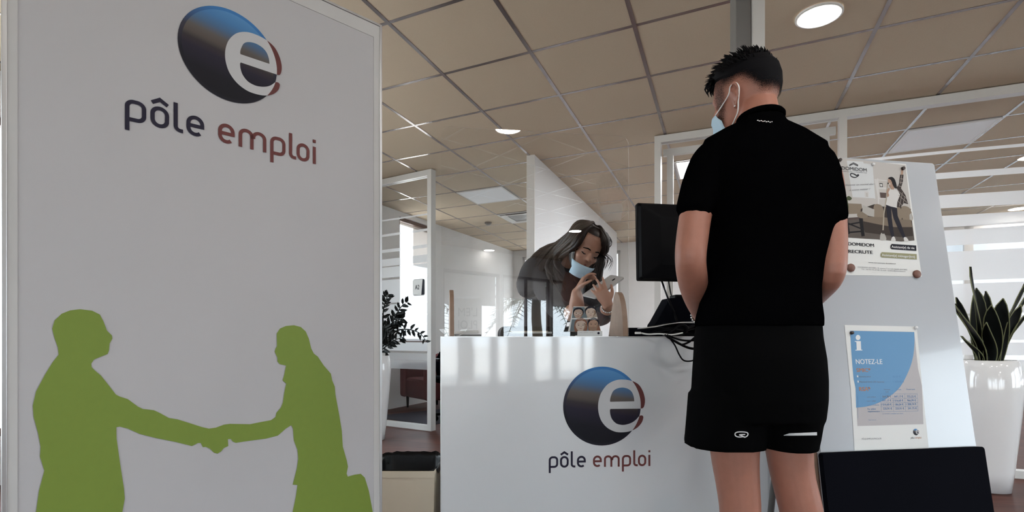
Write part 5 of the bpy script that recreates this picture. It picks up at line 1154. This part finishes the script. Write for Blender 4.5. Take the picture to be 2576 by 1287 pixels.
# legs down to the floor
limb(mb, [mp(1848, 860), mp(1848, 980), mp(1847, 1080), mp(1849, 1150), mp(1855, 1210), mp(1861, 1270), mp(1863, 1330), mp(1868, 1450), mp(1872, 1545)], [0.095, 0.088, 0.076, 0.0680, 0.0625, 0.0590, 0.057, 0.048, 0.038], seg=20)
limb(mb, [mp(1975, 860), mp(1978, 980), mp(1982, 1080), mp(1987, 1150), mp(1997, 1210), mp(2012, 1270), mp(2024, 1330), mp(2042, 1450), mp(2050, 1545)], [0.085, 0.080, 0.070, 0.0640, 0.0605, 0.0600, 0.058, 0.048, 0.038], seg=20)
for cx in (1874, 2052):
    c = mp(cx, 1590); limb(mb, [c + Vector((0, -0.03, 0)), c + Vector((0, 0.08, -0.015))], [0.036, 0.03])
man = fuse('person', mb, 0.0045, M['skin'], None, 6)
tag(man, 'man in black t-shirt and shorts seen from behind, blue mask hanging at his ear', 'person')
print('man verts', len(man.data.vertices))
# shoes
for cx, sg in ((1874, -1), (2052, 1)):
    c = mp(cx, 1590); c.z = 0; mb = MB()
    mb.rings([(c.x, c.y + 0.06, 0.001, 0.045, 0.14), (c.x, c.y + 0.06, 0.025, 0.049, 0.145)], 28); mb.rings([(c.x, c.y + 0.06, 0.022, 0.046, 0.140), (c.x, c.y + 0.05, 0.05, 0.045, 0.125), (c.x, c.y + 0.01, 0.085, 0.040, 0.075), (c.x, c.y - 0.01, 0.105, 0.040, 0.05)], 28); mb.build('shoe', M['nylon'], man, True)
# t-shirt
mb = MB()
shirt = [(1905, 822, 151, 0.126), (1906, 800, 150, 0.127), (1909, 760, 142, 0.123), (1914, 720, 137, 0.118), (1919, 690, 137, 0.116), (1924, 650, 138, 0.117), (1929, 610, 143, 0.120), (1936, 560, 150, 0.124), (1936, 500, 164, 0.126), (1931, 440, 170, 0.122), (1926, 400, 160, 0.112), (1922, 372, 138, 0.098), (1919, 348, 102, 0.085), (1916, 328, 72, 0.078), (1914, 314, 57, 0.071), (1913, 298, 51, 0.065)]
mb.rings([((cx - CXP) / S, 1.60 + (0.004 if y < 400 else 0), EYE + (HZ - y) / S, hw / S, hd) for cx, y, hw, hd in shirt], 48, 2.4)
limb(mb, [mp(1822, 392, 1.60), mp(1795, 412, 1.595), mp(1772, 455, 1.585), mp(1752, 515, 1.572), mp(1749, 530, 1.57)], [0.062, 0.066, 0.062, 0.056, (0.055, 0.053)], seg=20)
limb(mb, [mp(2020, 402, 1.60), mp(2046, 420, 1.595), mp(2066, 470, 1.585), mp(2081, 535, 1.576), mp(2083, 552, 1.574)], [0.060, 0.064, 0.058, 0.053, (0.051, 0.053)], seg=20)
# trapezius slopes and the folds at the waist
mb.tube([mp(1890, 322, 1.595), mp(1845, 348, 1.595), mp(1795, 385, 1.595)], [0.034, 0.040, 0.050], 14); mb.tube([mp(1950, 322, 1.595), mp(2000, 350, 1.595), mp(2048, 392, 1.595)], [0.034, 0.040, 0.052], 14)
for y, x, r in ((765, 2040, 0.016), (800, 2044, 0.017), (722, 2040, 0.012)): mb.tube([mp(x - 90, y - 14, 1.52), mp(x - 30, y - 4, 1.55), mp(x, y, 1.60), mp(x - 20, y + 4, 1.66)], [r * .5, r * .8, r, r * .6], 10)
for y, x, r in ((770, 1778, 0.014), (802, 1768, 0.015)): mb.tube([mp(x + 80, y - 8, 1.52), mp(x + 20, y, 1.55), mp(x, y, 1.60)], [r * .5, r * .8, r], 10)
shirt_o = fuse('t_shirt', mb, 0.006, M['cloth'], man, 3)
# neck rib
mb = MB(); ang = [2 * math.pi * k / 32 for k in range(33)]
nc = mp(1913, 298, 1.604)
mb.tube([nc + Vector((0.0585 * math.cos(a), 0.0635 * math.sin(a), -0.006 * math.sin(a))) for a in ang], (0.009), 10); mb.build('neck_rib', M['cloth'], shirt_o, True)
# necklace of beads at the nape
mb = MB()
for k in range(13):
    q = mp(1906 + 4.4 * k, 303 + 0.5 * k + 1.2 * (k % 2), 1.535 - 0.004 * (6 - abs(k - 6)) * 0.5); mb.ball(q, 0.0028, 8)
mb.build('necklace', M['silver'], man, True)
# shorts
mb = MB()
sh = [(1905, 812, 146, 0.120), (1903, 850, 149, 0.130), (1901, 900, 152, 0.138), (1901, 950, 155, 0.142), (1900, 1000, 157, 0.138), (1899, 1050, 155, 0.126)]
mb.rings([((cx - CXP) / S, 1.60 - (0.012 if 850 < y else 0), EYE + (HZ - y) / S, hw / S, hd) for cx, y, hw, hd in sh], 48, 2.5)
def legtube(a):
    vs = []
    mb.rings([((cx - CXP) / S, 1.595, EYE + (HZ - y) / S, hw / S, hd) for cx, y, hw, hd in a], 36, 2.4)
legtube([(1826, 990, 86, 0.13), (1824, 1050, 90, 0.122), (1822, 1095, 93, 0.115), (1820, 1118, 94, 0.112)])
legtube([(1978, 990, 70, 0.125), (1977, 1050, 69, 0.118), (1975, 1095, 65, 0.110), (1973, 1122, 62, 0.106)])
shorts = fuse('shorts', mb, 0.006, M['nylon'], man, 4)
# printed marks on the back of the shorts, laid on the cloth
dg = bpy.context.evaluated_depsgraph_get(); dg.update()
bw = [shorts.matrix_world @ v.co for v in shorts.data.vertices]; off = parent_world(shorts)
bvh = BVHTree.FromPolygons([tuple(v.co + off) for v in shorts.data.vertices], [tuple(p.vertices) for p in shorts.data.polygons])
def on_cloth(px, py):
    hit = bvh.ray_cast(EYEV, ray(px, py).normalized()); return hit[0] + hit[1] * 0.0016 if hit[0] is not None else mp(px, py, 1.48)
def cloth_mark(name, strokes, m):
    mb = MB()
    for st, w in strokes:
        lp = ribbon([(x, y) for x, y in st], w); a = lp['L']; b = lp['R']; h = len(a)
        mb.add([on_cloth(*q) for q in a] + [on_cloth(*q) for q in b], [[i, i + 1, h + i + 1, h + i] for i in range(h - 1)])
    mb.build(name, m, shorts, fix=False)
cap = [(1879, 1089), (1881, 1092)]
cloth_mark('sport_mark', [(spl2([(1872, 1097), (1858, 1098), (1850, 1095), (1849, 1089), (1856, 1085.5), (1872, 1085.5), (1880, 1088), (1880, 1094), (1873, 1098.5), (1866, 1095), (1860, 1092.5), (1874, 1091.5)], 5), 2.6)], M['white_ink'])
mb = MB(); tp = [(1972, 1093.5), (1984, 1089.5), (2010, 1088.5), (2035, 1087.5), (2060, 1085.5)]; bt = [(1972, 1094.5), (1984, 1095.0), (2010, 1095), (2035, 1094.5), (2059, 1093.5)]
tp = [(1972 + 82 * i / 30, 1093.5 - 4.0 * min(1, i / 5) - 3.6 * i / 30) for i in range(31)]; bt = [(1972 + 82 * i / 30, 1094.5 + 0.5 * min(1, i / 5) - 1.2 * i / 30) for i in range(31)]
mb.add([on_cloth(*q) for q in tp] + [on_cloth(*q) for q in bt], [[i, i + 1, 32 + i, 31 + i] for i in range(30)]); mb.build('reflective_stripe', M['white_ink'], shorts, fix=False)
# hair: clipped sides fading out, thick top combed forward
def fade_mat():
    m = bpy.data.materials.new('clipped_hair'); m.use_nodes = True; nt = m.node_tree; b = nt.nodes['Principled BSDF']; b.inputs['Base Color'].default_value = (0.004, 0.0038, 0.005, 1); b.inputs['Roughness'].default_value = 0.8; b.inputs['Specular IOR Level'].default_value = 0.1
    out = nt.nodes['Material Output']; at = nt.nodes.new('ShaderNodeAttribute'); at.attribute_name = 'cover'
    tc = nt.nodes.new('ShaderNodeTexCoord'); nz = nt.nodes.new('ShaderNodeTexNoise'); nz.inputs['Scale'].default_value = 900; nt.links.new(tc.outputs['Object'], nz.inputs['Vector'])
    mr = nt.nodes.new('ShaderNodeMapRange'); mr.inputs[1].default_value = 0.3; mr.inputs[2].default_value = 0.7; nt.links.new(nz.outputs['Fac'], mr.inputs[0])
    lt = nt.nodes.new('ShaderNodeMath'); lt.operation = 'LESS_THAN'; nt.links.new(mr.outputs[0], lt.inputs[0]); nt.links.new(at.outputs['Fac'], lt.inputs[1])
    mix = nt.nodes.new('ShaderNodeMixShader'); tr = nt.nodes.new('ShaderNodeBsdfTransparent'); nt.links.new(lt.outputs[0], mix.inputs[0]); nt.links.new(tr.outputs[0], mix.inputs[1]); nt.links.new(b.outputs[0], mix.inputs[2]); nt.links.new(mix.outputs[0], out.inputs[0]); return m
M['fade'] = fade_mat()
def sst(a, b, x): t = min(1, max(0, (x - a) / (b - a))); return t * t * (3 - 2 * t)
def hairline(w):
    """lowest height of the clipped hair at angle w from forward"""
    w = abs((w + math.pi) % (2 * math.pi) - math.pi)
    return 0.185 if w < 0.9 else (0.185 + (0.125 - 0.185) * (w - 0.9) / 0.4 if w < 1.3 else (0.125 + (0.132 - 0.125) * (w - 1.3) / 0.35 if w < 1.65 else (0.132 + (0.078 - 0.132) * sst(1.65, 2.5, w))))
seg, rows = 96, 60; V = []; CV = []
for i in range(rows + 1):
    z = 0.02 + (0.236 - 0.02) * i / rows
    for k in range(seg):
        w = 2 * math.pi * k / seg; V.append(HM.ringpt(z, w, 0.0055)); CV.append(sst(hairline(w) - 0.012, hairline(w) + 0.075, z) * 1.15 if z > hairline(w) - 0.012 else 0.0)
        wa = abs((w + math.pi) % (2 * math.pi) - math.pi); CV[-1] = max(CV[-1], 0.50 * sst(0.55, 0.95, wa) * (1 - sst(1.20, 1.42, wa)) * sst(0.02, 0.03, z))
fs = [[i * seg + k, i * seg + (k + 1) % seg, (i + 1) * seg + (k + 1) % seg, (i + 1) * seg + k] for i in range(rows) for k in range(seg) if max(CV[i * seg + k], CV[(i + 1) * seg + k]) > 0.001]
base = parent_world(man); me = bpy.data.meshes.new('hair'); me.from_pydata([tuple(v - base) for v in V], [], fs); at = me.attributes.new('cover', 'FLOAT', 'POINT')
for i, c in enumerate(CV): at.data[i].value = c
me.materials.append(M['fade']); o = bpy.data.objects.new('clipped_hair', me); COL.objects.link(o); o.parent = man
for p in me.polygons: p.use_smooth = True
mb = MB(); rnd = random.Random(2)
TOPR = [(0.158, 0.004, 0.086, 0.068), (0.175, 0.004, 0.100, 0.080), (0.195, 0.006, 0.101, 0.079), (0.218, 0.008, 0.088, 0.068), (0.238, 0.010, 0.066, 0.052), (0.250, 0.012, 0.036, 0.03)]
sg = 32; vs = [HM.at(cf + hl * math.cos(2 * math.pi * k / sg), hw * math.sin(2 * math.pi * k / sg), z + (0.03 * max(0, math.cos(2 * math.pi * k / sg)) if z < 0.18 else 0)) for z, cf, hl, hw in TOPR for k in range(sg)]
mb.add(vs, [[i * sg + k, i * sg + (k + 1) % sg, (i + 1) * sg + (k + 1) % sg, (i + 1) * sg + k] for i in range(len(TOPR) - 1) for k in range(sg)] + [list(range(sg))[::-1], [(len(TOPR) - 1) * sg + k for k in range(sg)]])
for q in range(420):
    w = rnd.uniform(0, 2 * math.pi); h = rnd.uniform(0.2, 1.0)
    z = 0.175 + 0.07 * h; t_ = (z - 0.175) / 0.075; hl = 0.102 * math.sqrt(max(0.02, 1 - t_ ** 2 * 0.95)); hw = 0.079 * math.sqrt(max(0.02, 1 - t_ ** 2 * 0.95))
    p = HM.at(0.006 + hl * 0.93 * math.cos(w), hw * 0.93 * math.sin(w), z); outw = (HM.f * math.cos(w) + HM.l * math.sin(w)); fr_ = max(0, math.cos(w))
    d = (outw * 0.35 + HM.u * (0.75 * h + 0.12) + HM.f * (0.25 + 0.4 * fr_) + Vector((rnd.uniform(-.3, .3), rnd.uniform(-.3, .3), rnd.uniform(-.2, .2)))).normalized()
    l = rnd.uniform(0.012, 0.026); bend = (HM.f * 0.5 - HM.u * (0.5 * fr_)) * l * 0.5
    mb.tube([p, p + d * l * .5, p + d * l + bend], [0.0042, 0.0026, 0.0004], 5)
for q in range(46):                                     # fringe falling over the forehead
    y = rnd.uniform(-0.06, 0.062); p = HM.at(0.078 + rnd.uniform(-.004, .012), y, 0.190 + rnd.uniform(-.012, .02)); l = rnd.uniform(0.016, 0.036)
    mb.tube([p, p + HM.f * 0.013 - HM.u * l * 0.5, p + HM.f * 0.010 - HM.u * l + HM.l * rnd.uniform(-.006, .006)], [0.004, 0.003, 0.0006], 5)
mb.build('hair', M['hair'], man, True, fix=False)
# sideburn and light beard stubble share the clipped hair; face mask pulled under the nose with ear loops
mb = MB(); rows_ = []
for z in (0.082, 0.070, 0.056, 0.040, 0.024, 0.008, -0.004):
    row = []
    for k in range(17):
        rg = 0.85 + 0.65 * min(1.0, len(rows_) / 4); a = rg * (k / 8 - 1); p = HM.ringpt(max(0.02, z), a, 0.006 + 0.007 * math.cos(a * 1.3) * (1 if z > 0.03 else 0.6)); p = p + HM.u * min(0, z - 0.02)
        row.append(p + HM.f * (0.003 * (len(rows_) % 2)))
    rows_.append(row)
vs = [p for r in rows_ for p in r]; mb.add(vs, [[i * 17 + k, i * 17 + k + 1, (i + 1) * 17 + k + 1, (i + 1) * 17 + k] for i in range(6) for k in range(16)])
mk = mb.build('face_mask', M['mask'], man, True, fix=False); sol = mk.modifiers.new('s', 'SOLIDIFY'); sol.thickness = 0.0012
for k in (-1, 1):
    j = 16 if k > 0 else 0; a = rows_[0][j]; b = rows_[5][j]
    mb = MB(); mb.tube(spline([a, HM.at(0.022, k * 0.078, 0.112), HM.at(0.006, k * 0.088, 0.132), HM.at(-0.014, k * 0.096, 0.132), HM.at(-0.024, k * 0.099, 0.112), HM.at(-0.012, k * 0.088, 0.080), HM.at(0.002, k * 0.078, 0.046), b], 6), 0.0019, 8); mb.build('ear_loop', M['strap'], mk, True)
MB().ball(HM.at(0.001, 0.086, 0.070), 0.003, 10).build('earring', M['silver'], man, True)
for k in (-1, 1):
    e = MB(); e.ball(HM.at(0.080, k * 0.032, 0.116), 0.0095, 12); e.build('eye', M['white'], man, True)
    e = MB(); e.tube([HM.at(0.076, k * 0.046, 0.139), HM.at(0.091, k * 0.026, 0.144), HM.at(0.094, k * 0.014, 0.140)], [0.003, 0.004, 0.003], 8); e.build('eyebrow', M['hair'], man, True)
# bracelet on the wrist
d = (La[-1] - La[-2]).normalized(); c = La[-1] - d * 0.018; mb = MB(); u = d.orthogonal().normalized(); v = d.cross(u)
for k in range(22): mb.ball(c + (u * math.cos(k * 0.2856) + v * math.sin(k * 0.2856)) * 0.0335, 0.0045, 8)
mb.build('bracelet', M['silver'], man, True)

# ======================= the woman behind the desk, bent over a tablet
DW = 2.88
def wp(x, y, d=DW): return P(1280 + x * 0.29526, 520 + y * 0.29526, d)      # x, y measured on a close view of her
mb = MB()
HWm = Head(wp(560, 512, 2.80), (0.13, -0.72, -0.52), (0.42, -0.42, 0.83))
HWm.build(mb, ears=False)
# neck, trunk bending forward, hips, legs
limb(mb, [wp(470, 470, 2.94), wp(515, 440, 2.90), wp(560, 390, 2.88)], [(0.06, 0.055), 0.052, 0.054], ref=(1, 0, 0))
pel = Vector((0.17, 3.20, 0.92))
limb(mb, [pel, Vector((0.19, 3.14, 1.04)), wp(390, 620, 3.04), wp(430, 530, 2.98), wp(470, 480, 2.95)], [(0.15, 0.11), (0.125, 0.095), (0.14, 0.10), (0.165, 0.10), (0.08, 0.07)], ref=(1, 0, 0), seg=20)
for s in (-1, 1):
    limb(mb, [pel + Vector((s * 0.08, 0, 0)), Vector((0.17 + s * 0.09, 3.19, 0.5)), Vector((0.17 + s * 0.095, 3.20, 0.12))], [0.095, 0.062, 0.038])
    limb(mb, [Vector((0.17 + s * 0.095, 3.20, 0.08)), Vector((0.17 + s * 0.10, 3.09, 0.05))], [0.036, 0.03])
# her right arm: elbow out, forearm across and up to the pointing hand
RA = [wp(215, 520, 2.95), wp(150, 640, 2.90), wp(170, 790, 2.84), wp(300, 830, 2.74), wp(430, 800, 2.66), wp(560, 730, 2.60)]
EL = wp(575, 900, 2.58)
RA = [wp(250, 520, 2.94), wp(300, 650, 2.86), wp(420, 850, 2.74), wp(560, 905, 2.62), wp(578, 815, 2.585), wp(577, 732, 2.57)]
limb(mb, RA, [0.052, 0.047, 0.042, 0.042, 0.036, 0.026], seg=16)
tipsR = hand(mb, wp(578, 722, 2.57), (0.42, -0.15, 0.78), (0.85, -0.10, -0.50), -1, curl=(0.50, 0.85, 0.95, 1.0), thumb=0.9, s=0.86)
# her left arm, hand under the tablet
LA = [wp(600, 520, 2.93), wp(680, 650, 2.84), wp(730, 880, 2.70), wp(790, 925, 2.60), wp(830, 880, 2.50), wp(845, 838, 2.455)]
limb(mb, LA, [0.052, 0.046, 0.042, 0.040, 0.034, 0.025], seg=16)
hand(mb, wp(848, 838, 2.440), (-0.42, 0.05, 0.80), (0.06, 0.98, 0.0), -1, curl=(0.18, 0.34, 0.42, 0.50), thumb=0.9, s=0.84, spread=0.26)
woman = fuse('person', mb, 0.0045, M['skin_f'], None, 5)
tag(woman, 'long haired woman in a charcoal top bending over a tablet behind the clear screen', 'person')
# knitted top: trunk and sleeves
mb = MB()
limb(mb, [pel + UP * 0.0, Vector((0.19, 3.14, 1.04)), wp(385, 640, 3.04), wp(415, 540, 2.98), wp(455, 478, 2.955)], [(0.158, 0.118), (0.137, 0.107), (0.152, 0.112), (0.176, 0.112), (0.09, 0.08)], ref=(1, 0, 0), seg=24)
limb(mb, [wp(250, 505, 2.955), wp(205, 560, 2.93), wp(165, 680, 2.90)], [0.066, 0.070, 0.066], seg=18)
limb(mb, [wp(250, 520, 2.94), wp(285, 650, 2.87), wp(400, 850, 2.75), wp(500, 900, 2.67)], [0.066, 0.062, 0.056, 0.052], seg=18)
limb(mb, [wp(600, 515, 2.94), wp(680, 650, 2.84), wp(735, 895, 2.70), wp(790, 920, 2.61), wp(826, 888, 2.51)], [0.064, 0.060, 0.056, 0.052, 0.043], seg=18)
fuse('knitted_top', mb, 0.007, M['dark_top'], woman, 4)
mb = MB()
mb.rings([(0.17, 3.20, 0.70, 0.165, 0.125), (0.17, 3.20, 0.82, 0.17, 0.13), (0.17, 3.20, 0.93, 0.155, 0.118), (0.175, 3.19, 0.98, 0.14, 0.11)], 30)
for s in (-1, 1): limb(mb, [Vector((0.17 + s * 0.085, 3.20, 0.80)), Vector((0.17 + s * 0.09, 3.19, 0.5)), Vector((0.17 + s * 0.095, 3.20, 0.12))], [0.108, 0.074, 0.055])
fuse('trousers', mb, 0.009, M['nylon'], woman, 3)
for s in (-1, 1):
    c = Vector((0.17 + s * 0.10, 3.14, 0)); mb = MB(); mb.rings([(c.x, c.y, 0.001, 0.040, 0.12), (c.x, c.y, 0.03, 0.042, 0.12), (c.x, c.y + 0.03, 0.07, 0.038, 0.07)], 24); mb.build('shoe', M['black'], woman, True)
# face details: closed lids, lashes, brows, lips
for k in (-1, 1):
    e = MB(); e.tube([HWm.at(0.083, k * 0.046, 0.112), HWm.at(0.0925, k * 0.034, 0.107), HWm.at(0.0915, k * 0.020, 0.109)], [0.0018, 0.0028, 0.0018], 8); e.build('lashes', M['hair'], woman, True)
    e = MB(); e.tube([HWm.at(0.083, k * 0.048, 0.133), HWm.at(0.0995, k * 0.030, 0.141), HWm.at(0.103, k * 0.014, 0.138)], [0.0018, 0.0032, 0.0028], 8); e.build('eyebrow', M['hair'], woman, True)
mb = MB(); mb.tube([HWm.at(0.083, -0.020, 0.056), HWm.at(0.0995, 0, 0.0585), HWm.at(0.083, 0.020, 0.056)], [0.002, 0.006, 0.002], 8); mb.build('lips', mat('lips', (0.22, 0.07, 0.06), 0.45), woman, True)
# mask pulled down around the chin
mb = MB(); rows_ = []
for z in (0.058, 0.046, 0.034, 0.022, 0.006, -0.010):
    row = []
    for k in range(15):
        a = -1.15 + 2.3 * k / 14; p = HWm.ringpt(max(0.02, z), a, 0.016 + 0.006 * math.cos(a)); p = p + HWm.u * min(0, z - 0.02); row.append(p + HWm.f * 0.004 * (len(rows_) % 2))
    rows_.append(row)
mb.add([p for r in rows_ for p in r], [[i * 15 + k, i * 15 + k + 1, (i + 1) * 15 + k + 1, (i + 1) * 15 + k] for i in range(5) for k in range(14)])
mk = mb.build('face_mask', M['mask'], woman, True, fix=False); sol = mk.modifiers.new('s', 'SOLIDIFY'); sol.thickness = 0.0012
for k in (-1, 1):
    j = 14 if k > 0 else 0; m2 = MB(); m2.tube(spline([rows_[0][j], HWm.at(0.03, k * 0.070, 0.09), HWm.at(-0.01, k * 0.078, 0.115)], 5), 0.0018, 6); m2.build('ear_loop', M['strap'], mk, True)
# hair: cap, long fall over her back and shoulder, loose strands in front
mb = MB(); seg = 40; V = []; rnd = random.Random(4)
rowsn = 16
for i in range(rowsn + 1):
    z = 0.236 - 0.236 * i / rowsn
    for k in range(seg): V.append(HWm.ringpt(z, 2 * math.pi * k / seg, 0.013 - 0.010 * max(0, math.cos(2 * math.pi * k / seg)) * min(1, max(0, (0.232 - z) / 0.02))))
def keep(i, k):
    w = 2 * math.pi * (k + 0.5) / seg; w = w - 2 * math.pi if w > math.pi else w; z = 0.236 - 0.236 * (i + 0.5) / rowsn
    lim = 0.205 if abs(w) < 0.75 else 0.205 - (abs(w) - 0.75) * 0.40
    return z > lim
mb.add(V, [[i * seg + k, i * seg + (k + 1) % seg, (i + 1) * seg + (k + 1) % seg, (i + 1) * seg + k] for i in range(rowsn) for k in range(seg) if keep(i, k)] + [[k for k in range(seg)]])
def lock(pts, r, n=1, jit=0.01):
    for q in range(n):
        o = Vector((rnd.uniform(-jit, jit), rnd.uniform(-jit, jit), rnd.uniform(-jit, jit))); sp = spline([Vector(p) + o * (0.3 + 0.7 * i / (len(pts) - 1)) for i, p in enumerate(pts)], 5); N = len(sp)
        mb.tube(sp, [r * (0.75 + 0.45 * math.sin(math.pi * i / N)) * (1 if i < N - 3 else (N - i) / 4) for i in range(N)], 7)
def crown(a, z=0.232, off=0.012): return HWm.ringpt(z, a, off)
for q in range(64):                                      # back and near side: towards the shoulder on the picture's near left
    f = q / 63; a = math.pi * (0.30 + 0.75 * f); w = -a          # her right side and back
    c0 = HWm.ringpt(0.234, w, 0.010); c1 = HWm.ringpt(0.20, w, 0.016); c2 = HWm.ringpt(0.13, w, 0.020)
    tx = 420 - 300 * f + rnd.uniform(-18, 18); ty = 520 + 60 * f + rnd.uniform(-30, 60)
    c3 = wp(0.5 * tx + 0.5 * 470, 330 + 60 * (1 - f) + 0.35 * (ty - 400) * 0.6, 2.84 + 0.06 * f); c4 = wp(tx, ty, 2.80 + 0.12 * f); c5 = wp(tx + 10 + 60 * (1 - f), ty + rnd.uniform(70, 150), 2.78 + 0.10 * f)
    lock([c0, c1, c2, c3, c4, c5], rnd.uniform(0.008, 0.013), 1, 0.012)
for q in range(44):                                      # far side: falling in front of the other shoulder
    f = q / 43; w = 0.35 + 1.9 * f
    c0 = HWm.ringpt(0.234, w, 0.010); c1 = HWm.ringpt(0.205, w, 0.016); c2 = HWm.ringpt(0.15, max(w, 0.8), 0.018)
    tx = 690 + 110 * f + rnd.uniform(-18, 18)
    c3 = wp(745 + 60 * f + rnd.uniform(-8, 8), 330 + rnd.uniform(-10, 10), 2.74 + 0.05 * f); c4 = wp(700 + 100 * f + rnd.uniform(-12, 12), 460, 2.73 + 0.06 * f); c5 = wp(tx - 30, 590 + rnd.uniform(-20, 40), 2.72 + 0.06 * f); c6 = wp(tx - 45, 690 + rnd.uniform(-20, 60), 2.72 + 0.06 * f)
    lock([c0, c1, c2, c3, c4, c5, c6], rnd.uniform(0.007, 0.012), 1, 0.008)
for q in range(16):                                      # fine flyaway strands
    x = rnd.uniform(815, 890); lock([HWm.ringpt(0.21, 1.2, 0.012), wp(795 + rnd.uniform(-10, 40), 220 + rnd.uniform(-12, 12), 2.77), wp(x - 10, 300 + rnd.uniform(-15, 15), 2.76), wp(x - 62, 384 + rnd.uniform(-10, 10), 2.75), wp(x - 5, 450 + rnd.uniform(-15, 15), 2.75), wp(x - 35, 520 + rnd.uniform(-10, 40), 2.74)], rnd.uniform(0.0007, 0.0013), 1, 0.006)
mb.build('long_hair', M['brown_hair'], woman, True, fix=False)
# beaded bracelet
d = (wp(848, 842, 2.445) - wp(836, 885, 2.50)).normalized(); c = wp(845, 852, 2.458); u = d.orthogonal().normalized(); v = d.cross(u); mb = MB()
for k in range(20): mb.ball(c + (u * math.cos(k * 0.314) + v * math.sin(k * 0.314)) * 0.028, 0.0045, 8)
mb.build('bracelet', M['silver'], woman, True)
# ring on a finger is too small to tell; the tablet she holds
t0 = [wp(632, 745, 2.52), wp(880, 568, 2.585), wp(972, 608, 2.50), wp(725, 782, 2.435)]
ctr = sum(t0, Vector()) / 4; tu = ((t0[1] - t0[0]) + (t0[2] - t0[3])).normalized(); tv0 = ((t0[3] - t0[0]) + (t0[2] - t0[1])); tv = (tv0 - tu * tv0.dot(tu)).normalized()
tn = tu.cross(tv)
tlen = ((t0[1] - t0[0]).length + (t0[2] - t0[3]).length) / 2; twd = ((t0[3] - t0[0]).length + (t0[2] - t0[1]).length) / 2
if tn.y > 0: tv = -tv; tn = -tn
tb = Frame(ctr, tu, tv, tn); print('tablet', tlen, twd)
t = thing('tablet_computer', 'silver tablet held up by the woman behind the clear screen', 'tablet', ctr)
mb = MB(); mb.prism(rrect(-tlen / 2, tlen / 2, -twd / 2, twd / 2, 0.010), tb, -0.007, 0.0); mb.build('shell', M['tablet'], t, bevel=0.002)
mb = MB(); mb.prism(rrect(-tlen / 2 + 0.004, tlen / 2 - 0.004, -twd / 2 + 0.004, twd / 2 - 0.004, 0.008), tb, -0.0076, -0.0068); mb.build('screen', mat('tablet_glass', (0.02, 0.02, 0.025), 0.1), t)
cmx = tb.uv(1280 + 893 * .29526, 520 + 620 * .29526)
mb = MB(); mb.prism(rrect(cmx[0] - 0.009, cmx[0] + 0.009, cmx[1] - 0.004, cmx[1] + 0.004, 0.0035), tb, 0.0, 0.0012); mb.build('camera_lens', M['black'], t)
